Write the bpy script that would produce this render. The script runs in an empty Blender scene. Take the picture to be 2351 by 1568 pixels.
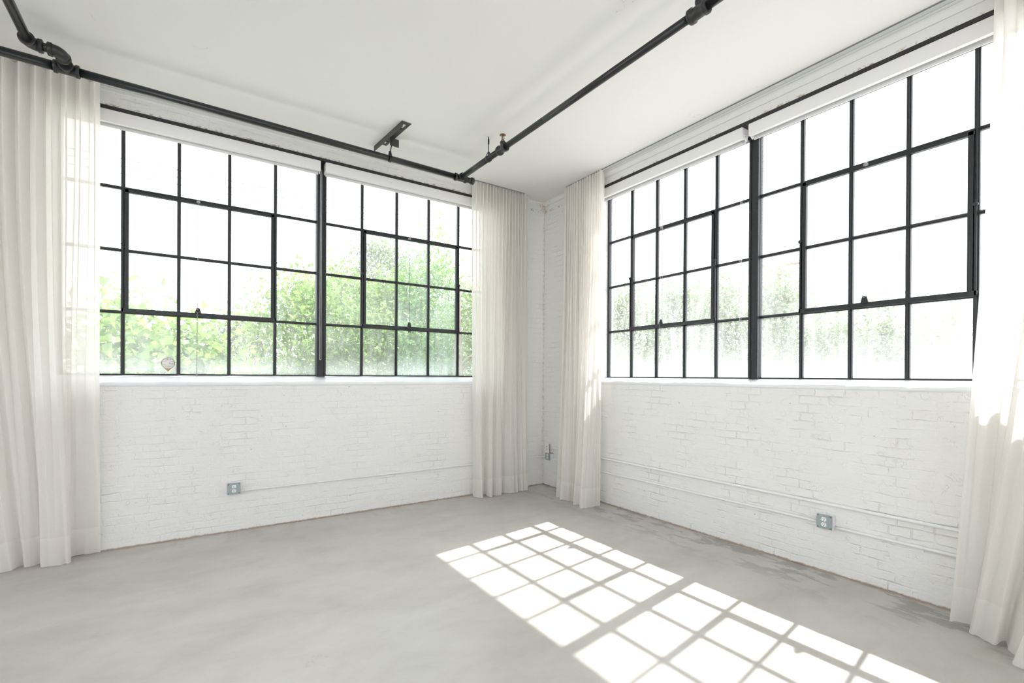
import bpy, bmesh, math, random
import numpy as np
from mathutils import Vector, Matrix, Euler

# ------------------------------------------------------------------ camera, world, sun, exposure
S = 1.5                                   # one fitted unit (the camera height) in metres
D = bpy.data
scene = bpy.context.scene
COL = scene.collection

cam_data = D.cameras.new('camera')
cam = D.objects.new('camera', cam_data)
COL.objects.link(cam)
cam_data.sensor_fit = 'HORIZONTAL'
cam_data.sensor_width = 36.0
cam_data.lens = 1100.635 / 2351 * 36
cam_data.shift_x = 0.0
cam_data.shift_y = 81.767 / 2351
cam_data.clip_start = 0.05
cam_data.clip_end = 300
FW = Vector((0.55984352, 0.82859435, -0.00257781))
RT = Vector((0.82859124, -0.5598231, 0.00588703))
UP = Vector((-0.00343484, 0.00543176, 0.99997935))
CP = Vector((-2.72376, -3.51446, 1.0)) * S
cam.matrix_world = Matrix(((RT.x, UP.x, -FW.x, CP.x), (RT.y, UP.y, -FW.y, CP.y),
                           (RT.z, UP.z, -FW.z, CP.z), (0, 0, 0, 1)))
scene.camera = cam

scene.view_settings.view_transform = 'Standard'
scene.view_settings.look = 'None'
scene.view_settings.gamma = 1.0
scene.view_settings.use_curve_mapping = False
scene.view_settings.exposure = 0.50

SKY_STRENGTH = 2.7
SUN_STRENGTH = 7.5
world = D.worlds.new('sky')
scene.world = world
world.use_nodes = True
wn = world.node_tree
wn.nodes.clear()
wo = wn.nodes.new('ShaderNodeOutputWorld')
wb = wn.nodes.new('ShaderNodeBackground')
wb.inputs['Color'].default_value = (0.935, 0.962, 1.0, 1)
wb.inputs['Strength'].default_value = SKY_STRENGTH
wn.links.new(wb.outputs[0], wo.inputs[0])

sun_data = D.lights.new('sun', 'SUN')
sun_data.energy = SUN_STRENGTH
sun_data.angle = math.radians(0.6)
sun_data.color = (1.0, 0.975, 0.935)
sun = D.objects.new('sun', sun_data)
COL.objects.link(sun)
sun_dir = Vector((-0.7023, -0.1065, -1.0)).normalized()
sun.rotation_euler = (-sun_dir).to_track_quat('Z', 'Y').to_euler()
sun.location = (6, 1, 8)


# ------------------------------------------------------------------ helpers
def tag(o, label=None, cat=None, group=None, kind=None):
    if label: o['label'] = label
    if cat: o['category'] = cat
    if group: o['group'] = group
    if kind: o['kind'] = kind
    return o


def empty(name, loc):
    """loc in units"""
    o = D.objects.new(name, None)
    o.empty_display_size = 0.1
    COL.objects.link(o)
    o.location = Vector(loc) * S
    return o


def wloc(o):
    v = Vector((0, 0, 0))
    while o is not None:
        v = v + o.location
        o = o.parent
    return v


class MB:
    """collects geometry in units; build() links it as one mesh object (metres)"""
    def __init__(self):
        self.v = []; self.f = []; self.sm = []; self.mi = []; self.cur = 0

    def add(self, vs, fs, smooth=False):
        n = len(self.v)
        self.v += [tuple(p) for p in vs]
        for f in fs:
            self.f.append(tuple(i + n for i in f)); self.sm.append(smooth); self.mi.append(self.cur)
        return self

    def box(self, x0, x1, y0, y1, z0, z1):
        if x0 > x1: x0, x1 = x1, x0
        if y0 > y1: y0, y1 = y1, y0
        if z0 > z1: z0, z1 = z1, z0
        vs = [(x0, y0, z0), (x1, y0, z0), (x1, y1, z0), (x0, y1, z0),
              (x0, y0, z1), (x1, y0, z1), (x1, y1, z1), (x0, y1, z1)]
        return self.add(vs, [(0, 3, 2, 1), (4, 5, 6, 7), (0, 1, 5, 4), (1, 2, 6, 5), (2, 3, 7, 6), (3, 0, 4, 7)])

    def frame_from(self, d):
        d = Vector(d).normalized()
        a = Vector((0, 0, 1)) if abs(d.z) < 0.9 else Vector((1, 0, 0))
        e1 = d.cross(a).normalized(); e2 = d.cross(e1).normalized()
        return d, e1, e2

    def lathe(self, p, d, prof, seg=24, smooth=True, caps=True):
        """profile [(t, r)...] along d from p"""
        p = Vector(p); d, e1, e2 = self.frame_from(d)
        vs = []
        for t, r in prof:
            c = p + d * t
            for k in range(seg):
                a = 2 * math.pi * k / seg
                vs.append(c + (e1 * math.cos(a) + e2 * math.sin(a)) * r)
        fs = []
        for i in range(len(prof) - 1):
            for k in range(seg):
                k2 = (k + 1) % seg
                fs.append((i * seg + k, i * seg + k2, (i + 1) * seg + k2, (i + 1) * seg + k))
        self.add(vs, fs, smooth)
        if caps:
            n = len(self.v) - len(vs)
            self.f.append(tuple(n + k for k in range(seg))[::-1]); self.sm.append(False); self.mi.append(self.cur)
            m = n + (len(prof) - 1) * seg
            self.f.append(tuple(m + k for k in range(seg))); self.sm.append(False); self.mi.append(self.cur)
        return self

    def rod(self, p0, p1, r, seg=16, r1=None):
        p0 = Vector(p0); p1 = Vector(p1)
        L = (p1 - p0).length
        return self.lathe(p0, p1 - p0, [(0, r), (L, r if r1 is None else r1)], seg)

    def path(self, pts, r, seg=10, closed=False):
        """tube through points, r scalar or list"""
        pts = [Vector(p) for p in pts]
        n = len(pts)
        rr = r if isinstance(r, (list, tuple)) else [r] * n
        vs = []
        prev = None
        for i in range(n):
            if closed:
                t = pts[(i + 1) % n] - pts[i - 1]
            else:
                t = pts[min(i + 1, n - 1)] - pts[max(i - 1, 0)]
            t.normalize()
            if prev is None:
                d, e1, e2 = self.frame_from(t)
            else:
                e1 = (prev - t * prev.dot(t)).normalized(); e2 = t.cross(e1)
            prev = e1
            for k in range(seg):
                a = 2 * math.pi * k / seg
                vs.append(pts[i] + (e1 * math.cos(a) + e2 * math.sin(a)) * rr[i])
        fs = []
        for i in range(n if closed else n - 1):
            j = (i + 1) % n
            for k in range(seg):
                k2 = (k + 1) % seg
                fs.append((i * seg + k, i * seg + k2, j * seg + k2, j * seg + k))
        if not closed:
            fs.append(tuple(range(seg))[::-1]); fs.append(tuple((n - 1) * seg + k for k in range(seg)))
        return self.add(vs, fs, True)

    def build(self, name, mat, parent=None, bevel=0.0, origin=None):
        me = D.meshes.new(name)
        V = [Vector(p) * S for p in self.v]
        if parent is not None:
            o0 = wloc(parent)
        elif origin is not None:
            o0 = Vector(origin) * S
        else:
            xs = [p.x for p in V]; ys = [p.y for p in V]; zs = [p.z for p in V]
            o0 = Vector(((min(xs) + max(xs)) / 2, (min(ys) + max(ys)) / 2, min(zs)))
        loc = Vector((0, 0, 0)) if parent is not None else o0
        me.from_pydata([tuple(p - o0) for p in V], [], self.f)
        me.polygons.foreach_set('use_smooth', self.sm)
        mats = mat if isinstance(mat, list) else [mat]
        for m in mats: me.materials.append(m)
        if len(mats) > 1: me.polygons.foreach_set('material_index', self.mi)
        me.update()
        o = D.objects.new(name, me)
        COL.objects.link(o)
        o.location = loc
        if parent is not None: o.parent = parent
        if bevel:
            b = o.modifiers.new('bevel', 'BEVEL'); b.width = bevel * S; b.segments = 2
            b.limit_method = 'ANGLE'; b.angle_limit = math.radians(40)
        return o


def wbox(mb, side, s0, s1, d0, d1, z0, z1):
    """box on a wall. side 'L': s is x, d is outward +y. side 'R': s is y, d is outward +x"""
    if side == 'L': mb.box(s0, s1, d0, d1, z0, z1)
    else: mb.box(d0, d1, s0, s1, z0, z1)


def wp(side, s, d, z):
    return (s, d, z) if side == 'L' else (d, s, z)


# ------------------------------------------------------------------ node materials
class NT:
    def __init__(self, name):
        self.m = D.materials.new(name); self.m.use_nodes = True
        self.t = self.m.node_tree; self.t.nodes.clear()
        self.out = self.t.nodes.new('ShaderNodeOutputMaterial')

    def n(self, typ, ins=None, **kw):
        nd = self.t.nodes.new(typ)
        for k, v in kw.items(): setattr(nd, k, v)
        for k, v in (ins or {}).items():
            if hasattr(v, 'is_output') or isinstance(v, bpy.types.NodeSocket):
                self.t.links.new(v, nd.inputs[k])
            else:
                nd.inputs[k].default_value = v
        return nd

    def l(self, a, b): self.t.links.new(a, b)

    def math(self, op, a, b=0.0, c=0.0, clamp=False):
        nd = self.t.nodes.new('ShaderNodeMath'); nd.operation = op; nd.use_clamp = clamp
        for i, v in enumerate((a, b, c)):
            if isinstance(v, bpy.types.NodeSocket): self.l(v, nd.inputs[i])
            else: nd.inputs[i].default_value = v
        return nd.outputs[0]

    def ramp(self, fac, stops):
        nd = self.t.nodes.new('ShaderNodeValToRGB')
        e = nd.color_ramp.elements
        while len(e) < len(stops): e.new(0.5)
        for el, (p, c) in zip(e, stops):
            el.position = p; el.color = c if len(c) == 4 else (*c, 1)
        self.l(fac, nd.inputs[0])
        return nd.outputs[0]

    def mix(self, fac, a, b, blend='MIX'):
        nd = self.t.nodes.new('ShaderNodeMix'); nd.data_type = 'RGBA'; nd.blend_type = blend
        for s, v in ((nd.inputs[0], fac), (nd.inputs[6], a), (nd.inputs[7], b)):
            if isinstance(v, bpy.types.NodeSocket): self.l(v, s)
            else: s.default_value = v if not isinstance(v, tuple) or len(v) == 4 else (*v, 1)
        return nd.outputs[2]

    def noise(self, vec, scale, detail=4, rough=0.55, dist=0.0):
        nd = self.t.nodes.new('ShaderNodeTexNoise')
        nd.inputs['Scale'].default_value = scale; nd.inputs['Detail'].default_value = detail
        nd.inputs['Roughness'].default_value = rough; nd.inputs['Distortion'].default_value = dist
        if vec is not None: self.l(vec, nd.inputs['Vector'])
        return nd

    def pos(self):
        return self.t.nodes.new('ShaderNodeNewGeometry').outputs['Position']

    def smooth(self, v, a, b):
        nd = self.t.nodes.new('ShaderNodeMapRange'); nd.interpolation_type = 'SMOOTHSTEP'
        self.l(v, nd.inputs['Value'])
        nd.inputs['From Min'].default_value = a; nd.inputs['From Max'].default_value = b
        return nd.outputs[0]


def simple(name, col, rough=0.5, metal=0.0, noise=0.0, scale=30, bump=0.0, spec=0.5):
    t = NT(name)
    p = t.pos()
    b = t.n('ShaderNodeBsdfPrincipled', {'Roughness': rough, 'Metallic': metal, 'Specular IOR Level': spec})
    nz = t.noise(p, scale, 5)
    if noise:
        c = t.mix(nz.outputs[0], tuple(max(0, x * (1 - noise)) for x in col), tuple(min(1, x * (1 + noise)) for x in col))
        t.l(c, b.inputs['Base Color'])
    else:
        b.inputs['Base Color'].default_value = (*col, 1)
    if bump:
        bp = t.n('ShaderNodeBump', {'Strength': bump, 'Distance': 0.004, 'Height': nz.outputs[0]})
        t.l(bp.outputs[0], b.inputs['Normal'])
    t.l(b.outputs[0], t.out.inputs[0])
    return t.m


def brick_wall(name, side, mortar_depth, seedoff, warm):
    """rough white painted brick; side says which world axes run along the wall"""
    t = NT(name)
    p = t.pos()
    sx = t.n('ShaderNodeSeparateXYZ', {0: p})
    along = sx.outputs[0] if side == 'L' else sx.outputs[1]
    z = sx.outputs[2]
    # wobble the brick grid so the courses are not ruler straight
    wob = t.noise(p, 3.0, 3)
    wob2 = t.noise(p, 14.0, 3)
    wc = t.n('ShaderNodeSeparateXYZ', {0: wob.outputs['Color']})
    wc2 = t.n('ShaderNodeSeparateXYZ', {0: wob2.outputs['Color']})
    u = t.math('ADD', along, t.math('MULTIPLY', t.math('SUBTRACT', wc.outputs[0], 0.5), 0.05))
    u = t.math('ADD', u, t.math('MULTIPLY', t.math('SUBTRACT', wc2.outputs[0], 0.5), 0.03))
    v = t.math('ADD', z, t.math('MULTIPLY', t.math('SUBTRACT', wc.outputs[1], 0.5), 0.035))
    v = t.math('ADD', v, t.math('MULTIPLY', t.math('SUBTRACT', wc2.outputs[1], 0.5), 0.016))
    vec = t.n('ShaderNodeCombineXYZ', {0: t.math('ADD', u, seedoff), 1: v, 2: 0.0})
    br = t.n('ShaderNodeTexBrick', {'Vector': vec.outputs[0], 'Scale': 1.0, 'Mortar Size': 0.0085,
                                    'Mortar Smooth': 1.0, 'Bias': 0.0, 'Brick Width': 0.213, 'Row Height': 0.0675,
                                    'Color1': (0.35, 0.35, 0.35, 1), 'Color2': (0.75, 0.75, 0.75, 1),
                                    'Mortar': (0.5, 0.5, 0.5, 1)}, offset=0.5, squash=0.62, squash_frequency=6)
    mort = br.outputs['Fac']
    fill = t.noise(p, 3.4, 5, 0.6)                  # thick paint has filled many joints
    fillm = t.smooth(fill.outputs[0], 0.46, 0.66)
    lv = t.n('ShaderNodeMapping', {'Vector': p, 'Scale': (3.0, 3.0, 15.0)})
    layer = t.noise(lv.outputs[0], 1.0, 6, 0.6, 0.5)   # horizontal brush and joint ledges
    big = t.noise(p, 7.0, 5, 0.6)
    fine = t.noise(p, 55.0, 5, 0.65)
    lump = t.noise(p, 15.0, 3, 0.5, 0.25)
    chip = t.math('SUBTRACT', 1.0, t.smooth(t.math('ABSOLUTE', t.math('SUBTRACT', lump.outputs[0], 0.55)), 0.0, 0.012))
    cmask = t.smooth(t.noise(p, 9.0, 4, 0.6).outputs[0], 0.50, 0.60)
    flat = t.math('SUBTRACT', 1.0, t.math('MULTIPLY', t.smooth(z, 3.66, 3.74), 0.88 if side == 'R' else -0.6))
    h = t.math('MULTIPLY', mort, t.math('MULTIPLY_ADD', fillm, -mortar_depth, -0.05))
    h = t.math('MULTIPLY_ADD', layer.outputs[0], 0.62, h)
    h = t.math('MULTIPLY_ADD', big.outputs[0], 0.75, h)
    h = t.math('MULTIPLY_ADD', fine.outputs[0], 0.20, h)
    h = t.math('MULTIPLY_ADD', t.math('MULTIPLY', chip, cmask), -0.16, h)
    hb = t.n('ShaderNodeSeparateColor', {0: br.outputs['Color']})
    h = t.math('MULTIPLY_ADD', hb.outputs[0], 0.18, h)
    pits = t.n('ShaderNodeTexVoronoi', {'Vector': t.n('ShaderNodeVectorMath', {0: p, 1: t.n('ShaderNodeVectorMath', {0: lump.outputs['Color'], 'Scale': 0.05}, operation='SCALE').outputs[0]}, operation='ADD').outputs[0], 'Scale': 13.0, 'Randomness': 1.0})
    pitm = t.math('SUBTRACT', 1.0, t.smooth(pits.outputs['Distance'], 0.03, 0.10))
    pitk = t.smooth(t.noise(p, 6.5, 2).outputs[0], 0.57, 0.62)
    pit = t.math('MULTIPLY', pitm, pitk)
    h = t.math('MULTIPLY_ADD', pit, -0.35, h)
    h = t.math('MULTIPLY', h, flat)
    bp = t.n('ShaderNodeBump', {'Strength': 0.9, 'Distance': 0.0145, 'Height': h})
    # colour: white paint, faint cream patches, brownish dirt where joints are open, chips
    patch = t.noise(p, 1.7, 4)
    base = t.mix(patch.outputs[0], (0.82, 0.812, 0.790), (0.865, 0.860, 0.848))
    dirtn = t.smooth(t.noise(p, 11.0, 4, 0.7).outputs[0], 0.54, 0.72)
    dm = t.math('MULTIPLY', t.math('MULTIPLY', t.math('MULTIPLY', mort, fillm), dirtn), warm)
    base = t.mix(dm, base, (0.56, 0.44, 0.31))
    base = t.mix(t.math('MULTIPLY', pit, 0.45), base, (0.40, 0.33, 0.26))
    # bare line where the paint stops above the floor
    foot = t.math('SUBTRACT', 1.0, t.smooth(t.math('ADD', z, t.math('MULTIPLY', t.noise(p, 24, 5, 0.7).outputs[0], -0.034)), -0.013, 0.002))
    base = t.mix(t.math('MULTIPLY', foot, 0.8), base, (0.34, 0.24, 0.17))
    # flaking at the top of the corner and over the steel lintel
    other = sx.outputs[1] if side == 'L' else sx.outputs[0]
    cd = t.math('SQRT', t.math('ADD', t.math('POWER', along, 2.0), t.math('POWER', t.math('SUBTRACT', z, 3.88), 2.0)))
    cm = t.math('MULTIPLY', t.math('SUBTRACT', 1.0, t.smooth(cd, 0.02, 0.19)), t.smooth(t.noise(p, 34, 5, 0.7).outputs[0], 0.46, 0.56))
    base = t.mix(t.math('MULTIPLY', cm, 0.8), base, (0.62, 0.45, 0.30))
    cl = t.math('MULTIPLY', t.math('SUBTRACT', 1.0, t.smooth(t.math('ABSOLUTE', along), 0.004, 0.03)), t.smooth(t.noise(p, 30, 5, 0.7).outputs[0], 0.50, 0.60))
    base = t.mix(t.math('MULTIPLY', cl, 0.55), base, (0.52, 0.42, 0.30))
    em = t.math('MULTIPLY', t.math('SUBTRACT', 1.0, t.smooth(t.math('ABSOLUTE', t.math('SUBTRACT', z, 3.762)), 0.004, 0.032)),
                t.smooth(t.noise(p, 19, 6, 0.75).outputs[0], 0.52, 0.60))
    inwin = t.math('GREATER_THAN', z, 3.70)
    base = t.mix(t.math('MULTIPLY', em, inwin), base, (0.42, 0.32, 0.22))
    b = t.n('ShaderNodeBsdfPrincipled', {'Base Color': base, 'Roughness': 0.45, 'Specular IOR Level': 0.35, 'Normal': bp.outputs[0]})
    t.l(b.outputs[0], t.out.inputs[0])
    return t.m


def plaster(name, col, bump=0.3):
    t = NT(name)
    p = t.pos()
    a = t.noise(p, 1.1, 3); bb = t.noise(p, 7, 5); c = t.noise(p, 60, 3)
    h = t.math('MULTIPLY_ADD', a.outputs[0], 2.0, t.math('MULTIPLY_ADD', bb.outputs[0], 0.45, t.math('MULTIPLY', c.outputs[0], 0.05)))
    bp = t.n('ShaderNodeBump', {'Strength': bump, 'Distance': 0.01, 'Height': h})
    base = t.mix(a.outputs[0], tuple(x * 0.98 for x in col), col)
    # hairline cracks, only here and there, and brown specks near the corner
    vo = t.n('ShaderNodeTexVoronoi', {'Vector': t.n('ShaderNodeVectorMath', {0: p, 1: t.n('ShaderNodeVectorMath', {0: t.noise(p, 4, 4).outputs['Color'], 'Scale': 0.5}, operation='SCALE').outputs[0]}, operation='ADD').outputs[0],
                                      'Scale': 0.9}, feature='DISTANCE_TO_EDGE')
    cr = t.math('SUBTRACT', 1.0, t.smooth(vo.outputs[0], 0.0005, 0.0022))
    ck = t.smooth(t.noise(p, 2.1, 2).outputs[0], 0.62, 0.66)
    base = t.mix(t.math('MULTIPLY', t.math('MULTIPLY', cr, ck), 0.45), base, (0.48, 0.42, 0.33))
    ln = t.n('ShaderNodeVectorMath', {0: p, 1: (-0.03, -0.03, 3.88)}, operation='DISTANCE')
    cm = t.math('MULTIPLY', t.math('SUBTRACT', 1.0, t.smooth(ln.outputs['Value'], 0.03, 0.22)), t.smooth(t.noise(p, 30, 5, 0.7).outputs[0], 0.48, 0.56))
    base = t.mix(t.math('MULTIPLY', cm, 0.6), base, (0.68, 0.50, 0.34))
    b = t.n('ShaderNodeBsdfPrincipled', {'Base Color': base, 'Roughness': 0.6, 'Specular IOR Level': 0.3, 'Normal': bp.outputs[0]})
    t.l(b.outputs[0], t.out.inputs[0])
    return t.m


def concrete():
    t = NT('polished_concrete')
    p = t.pos()
    st = t.n('ShaderNodeMapping', {'Vector': p, 'Rotation': (0, 0, math.radians(28)), 'Scale': (0.8, 1.5, 1.0)})
    sv = st.outputs[0]
    a = t.noise(sv, 1.9, 8, 0.66, 0.25); b2 = t.noise(p, 9.0, 7, 0.7); c = t.noise(p, 120.0, 3)
    base = t.ramp(a.outputs[0], [(0.30, (0.455, 0.432, 0.390)), (0.50, (0.535, 0.515, 0.478)), (0.72, (0.600, 0.585, 0.555))])
    base = t.mix(t.math('MULTIPLY', b2.outputs[0], 0.35), base, (0.46, 0.435, 0.39))
    sx = t.n('ShaderNodeSeparateXYZ', {0: p})
    # grey stains in a band along the right wall, darkened to paint in shade, and a few in the field
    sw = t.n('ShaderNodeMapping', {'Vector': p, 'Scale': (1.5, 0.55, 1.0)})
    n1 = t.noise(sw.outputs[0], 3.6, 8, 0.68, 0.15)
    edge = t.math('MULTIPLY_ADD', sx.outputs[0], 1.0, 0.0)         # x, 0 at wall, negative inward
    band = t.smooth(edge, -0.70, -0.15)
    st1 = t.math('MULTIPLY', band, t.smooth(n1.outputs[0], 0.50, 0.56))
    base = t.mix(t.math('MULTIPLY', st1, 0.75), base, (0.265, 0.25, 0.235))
    bandl = t.smooth(sx.outputs[1], -0.45, -0.05)
    st2 = t.math('MULTIPLY', bandl, t.smooth(n1.outputs[0], 0.52, 0.60))
    base = t.mix(t.math('MULTIPLY', st2, 0.45), base, (0.40, 0.36, 0.31))
    # tan dust line close to the walls
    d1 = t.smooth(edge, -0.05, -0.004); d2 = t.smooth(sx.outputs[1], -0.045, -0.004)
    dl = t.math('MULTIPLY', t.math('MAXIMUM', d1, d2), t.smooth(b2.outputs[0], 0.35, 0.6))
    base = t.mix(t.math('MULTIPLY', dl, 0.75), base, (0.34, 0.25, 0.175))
    # specks
    vo = t.n('ShaderNodeTexVoronoi', {'Vector': p, 'Scale': 6.0})
    sp = t.math('SUBTRACT', 1.0, t.smooth(vo.outputs['Distance'], 0.012, 0.028))
    base = t.mix(t.math('MULTIPLY', sp, 0.55), base, (0.33, 0.27, 0.22))
    # hairline crack
    vc = t.n('ShaderNodeTexVoronoi', {'Vector': t.n('ShaderNodeVectorMath', {0: p, 1: t.n('ShaderNodeVectorMath', {0: t.noise(p, 3, 4).outputs['Color'], 'Scale': 0.6}, operation='SCALE').outputs[0]}, operation='ADD').outputs[0],
                                      'Scale': 0.8}, feature='DISTANCE_TO_EDGE')
    crk = t.math('MULTIPLY', t.math('SUBTRACT', 1.0, t.smooth(vc.outputs[0], 0.0006, 0.003)), t.smooth(t.noise(p, 1.6, 2).outputs[0], 0.55, 0.6))
    base = t.mix(t.math('MULTIPLY', crk, 0.35), base, (0.36, 0.34, 0.31))
    h = t.math('MULTIPLY_ADD', a.outputs[0], 1.0, t.math('MULTIPLY_ADD', b2.outputs[0], 0.4, t.math('MULTIPLY', c.outputs[0], 0.05)))
    bp = t.n('ShaderNodeBump', {'Strength': 0.12, 'Distance': 0.01, 'Height': h})
    rg = t.math('MULTIPLY_ADD', b2.outputs[0], 0.20, 0.27)
    b = t.n('ShaderNodeBsdfPrincipled', {'Base Color': base, 'Roughness': rg, 'Specular IOR Level': 0.65, 'Normal': bp.outputs[0]})
    t.l(b.outputs[0], t.out.inputs[0])
    return t.m


def dusty_glass(name, tint, lo, hi, zbot, zfall, side, lowk=0.9):
    """clear pane with a film of dust; dust scatters the light that reaches it"""
    t = NT(name)
    p = t.pos()
    sx = t.n('ShaderNodeSeparateXYZ', {0: p})
    stv = t.n('ShaderNodeMapping', {'Vector': p, 'Scale': (5.0, 5.0, 0.8)})
    streak = t.noise(stv.outputs[0], 2.6, 5, 0.6)
    cloud = t.noise(p, 2.2, 4, 0.5)
    low = t.math('SUBTRACT', 1.0, t.smooth(sx.outputs[2], zbot, zbot + zfall))
    f = t.math('MULTIPLY', t.smooth(streak.outputs[0], 0.30, 0.78), 0.6)
    f = t.math('MULTIPLY_ADD', t.smooth(cloud.outputs[0], 0.35, 0.7), 0.5, f)
    f = t.math('MULTIPLY', f, hi)
    f = t.math('MULTIPLY_ADD', low, hi * lowk, f)
    f = t.math('ADD', f, lo, clamp=True)
    tr = t.n('ShaderNodeBsdfTransparent', {'Color': (*tint, 1)})
    dif = t.n('ShaderNodeBsdfDiffuse', {'Color': (0.85, 0.87, 0.86, 1)})
    tl = t.n('ShaderNodeBsdfTranslucent', {'Color': (0.90, 0.93, 0.94, 1)})
    dust = t.n('ShaderNodeMixShader', {0: 0.7, 1: dif.outputs[0], 2: tl.outputs[0]})
    m1 = t.n('ShaderNodeMixShader', {0: f, 1: tr.outputs[0], 2: dust.outputs[0]})
    gl = t.n('ShaderNodeBsdfGlossy', {'Color': (1, 1, 1, 1), 'Roughness': 0.02})
    lw = t.n('ShaderNodeLayerWeight', {'Blend': 0.5})
    fr = t.math('MULTIPLY_ADD', t.math('POWER', lw.outputs['Facing'], 5.0), 0.45, 0.015)
    m2 = t.n('ShaderNodeMixShader', {0: fr, 1: m1.outputs[0], 2: gl.outputs[0]})
    t.l(m2.outputs[0], t.out.inputs[0])
    return t.m


def sheer(name, transp, col=(0.968, 0.943, 0.908)):
    t = NT(name)
    p = t.pos()
    sx = t.n('ShaderNodeSeparateXYZ', {0: p})
    v1 = t.n('ShaderNodeMapping', {'Vector': p, 'Scale': (1.0, 1.0, 14.0)})
    v2 = t.n('ShaderNodeMapping', {'Vector': p, 'Scale': (14.0, 14.0, 1.0)})
    w1 = t.noise(v1.outputs[0], 60, 2); w2 = t.noise(v2.outputs[0], 60, 2)
    w = t.math('ADD', w1.outputs[0], w2.outputs[0])
    c = t.mix(t.smooth(w, 0.7, 1.3), tuple(x * 0.985 for x in col), col)
    lw = t.n('ShaderNodeLayerWeight', {'Blend': 0.5})
    facing = t.math('SUBTRACT', 1.0, lw.outputs['Facing'])
    tf = t.math('MULTIPLY', t.math('MULTIPLY_ADD', t.smooth(w, 0.7, 1.3), -0.25, 1.12), transp)
    tf = t.math('MULTIPLY', tf, t.math('POWER', facing, 0.5), clamp=True)
    dif = t.n('ShaderNodeBsdfDiffuse', {'Color': c})
    tl = t.n('ShaderNodeBsdfTranslucent', {'Color': c})
    cl = t.n('ShaderNodeMixShader', {0: 0.56, 1: dif.outputs[0], 2: tl.outputs[0]})
    tr = t.n('ShaderNodeBsdfTransparent', {'Color': (1, 1, 1, 1)})
    m = t.n('ShaderNodeMixShader', {0: tf, 1: cl.outputs[0], 2: tr.outputs[0]})
    t.l(m.outputs[0], t.out.inputs[0])
    return t.m


def foliage(name, c1, c2, c3, glow=0.4):
    t = NT(name)
    g = t.t.nodes.new('ShaderNodeNewGeometry')
    c = t.ramp(g.outputs['Random Per Island'], [(0.0, c1), (0.55, c2), (1.0, c3)])
    dif = t.n('ShaderNodeBsdfDiffuse', {'Color': c})
    c2m = t.mix(glow, c, (0.48, 0.70, 0.12))
    tl = t.n('ShaderNodeBsdfTranslucent', {'Color': c2m})
    gl = t.n('ShaderNodeBsdfGlossy', {'Color': (1, 1, 1, 1), 'Roughness': 0.35})
    m = t.n('ShaderNodeMixShader', {0: 0.45, 1: dif.outputs[0], 2: tl.outputs[0]})
    m2 = t.n('ShaderNodeMixShader', {0: 0.05, 1: m.outputs[0], 2: gl.outputs[0]})
    t.l(m2.outputs[0], t.out.inputs[0])
    return t.m


M = {}
M['brickL'] = brick_wall('white_painted_brick_left', 'L', 0.26, 0.0, 0.25)
M['brickR'] = brick_wall('white_painted_brick_right', 'R', 0.38, 3.37, 0.8)
M['ceil'] = plaster('white_plaster', (0.86, 0.86, 0.845), 0.35)
M['side'] = plaster('white_side_plaster', (0.84, 0.84, 0.82), 0.2)
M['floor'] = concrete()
M['sill'] = simple('white_sill_paint', (0.86, 0.875, 0.89), 0.4, noise=0.03, scale=12, bump=0.5)
M['steel'] = simple('black_window_steel', (0.018, 0.021, 0.023), 0.42, noise=0.5, scale=40, bump=0.25)
M['lintel'] = simple('dark_lintel_steel', (0.022, 0.021, 0.021), 0.5, noise=0.5, scale=30, bump=0.3)
M['pipe'] = simple('black_painted_pipe', (0.016, 0.017, 0.018), 0.30, noise=0.3, scale=25, bump=0.08)
M['fitting'] = simple('black_cast_fitting', (0.02, 0.02, 0.021), 0.36, noise=0.4, scale=45, bump=0.25)
M['bracket'] = simple('grey_painted_bracket', (0.05, 0.052, 0.048), 0.45, noise=0.3, scale=50)
M['brass'] = simple('aged_brass', (0.36, 0.26, 0.17), 0.38, metal=0.9, noise=0.3, scale=80)
M['alu'] = simple('white_aluminium', (0.84, 0.83, 0.825), 0.45)
M['blind_fabric'] = simple('white_blind_fabric', (0.86, 0.88, 0.87), 0.8)
M['cord'] = simple('clear_bead_cord', (0.80, 0.80, 0.80), 0.4)
M['chain'] = simple('dull_steel_chain', (0.42, 0.42, 0.42), 0.4, metal=0.6)
M['chain_dark'] = simple('dark_chain', (0.10, 0.10, 0.10), 0.4, metal=0.5)
M['track'] = simple('pale_grey_track', (0.62, 0.65, 0.64), 0.35)
M['track_gap'] = simple('track_dark_lip', (0.20, 0.21, 0.21), 0.6)
M['conduit'] = simple('white_painted_conduit', (0.84, 0.845, 0.84), 0.42, noise=0.03, scale=30, bump=0.25)
M['galv'] = simple('galvanised_cover', (0.36, 0.42, 0.43), 0.42, metal=0.45, noise=0.16, scale=60)
M['outlet'] = simple('white_outlet_plastic', (0.86, 0.86, 0.84), 0.35)
M['slot'] = simple('dark_slot', (0.03, 0.025, 0.02), 0.7)
M['screw'] = simple('zinc_screw', (0.22, 0.23, 0.23), 0.4, metal=0.7)
M['ivory'] = simple('ivory_cover', (0.80, 0.77, 0.70), 0.4)
M['blackpl'] = simple('black_plastic', (0.015, 0.015, 0.016), 0.4)
M['stk_white'] = simple('sticker_white', (0.86, 0.83, 0.80), 0.5)
M['stk_brown'] = simple('sticker_tan', (0.46, 0.30, 0.15), 0.5)
M['stk_edge'] = simple('sticker_dark_edge', (0.16, 0.08, 0.07), 0.5)
M['stk_grey'] = simple('sticker_grey', (0.25, 0.27, 0.26), 0.5)
M['sheer'] = sheer('sheer_curtain_cloth', 0.12)
M['hem'] = sheer('sheer_curtain_hem', 0.05)
M['glassL'] = dusty_glass('dusty_glass_left', (0.985, 0.987, 0.985), 0.05, 0.13, 1.50, 0.22, 'L', 0.9)
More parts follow.
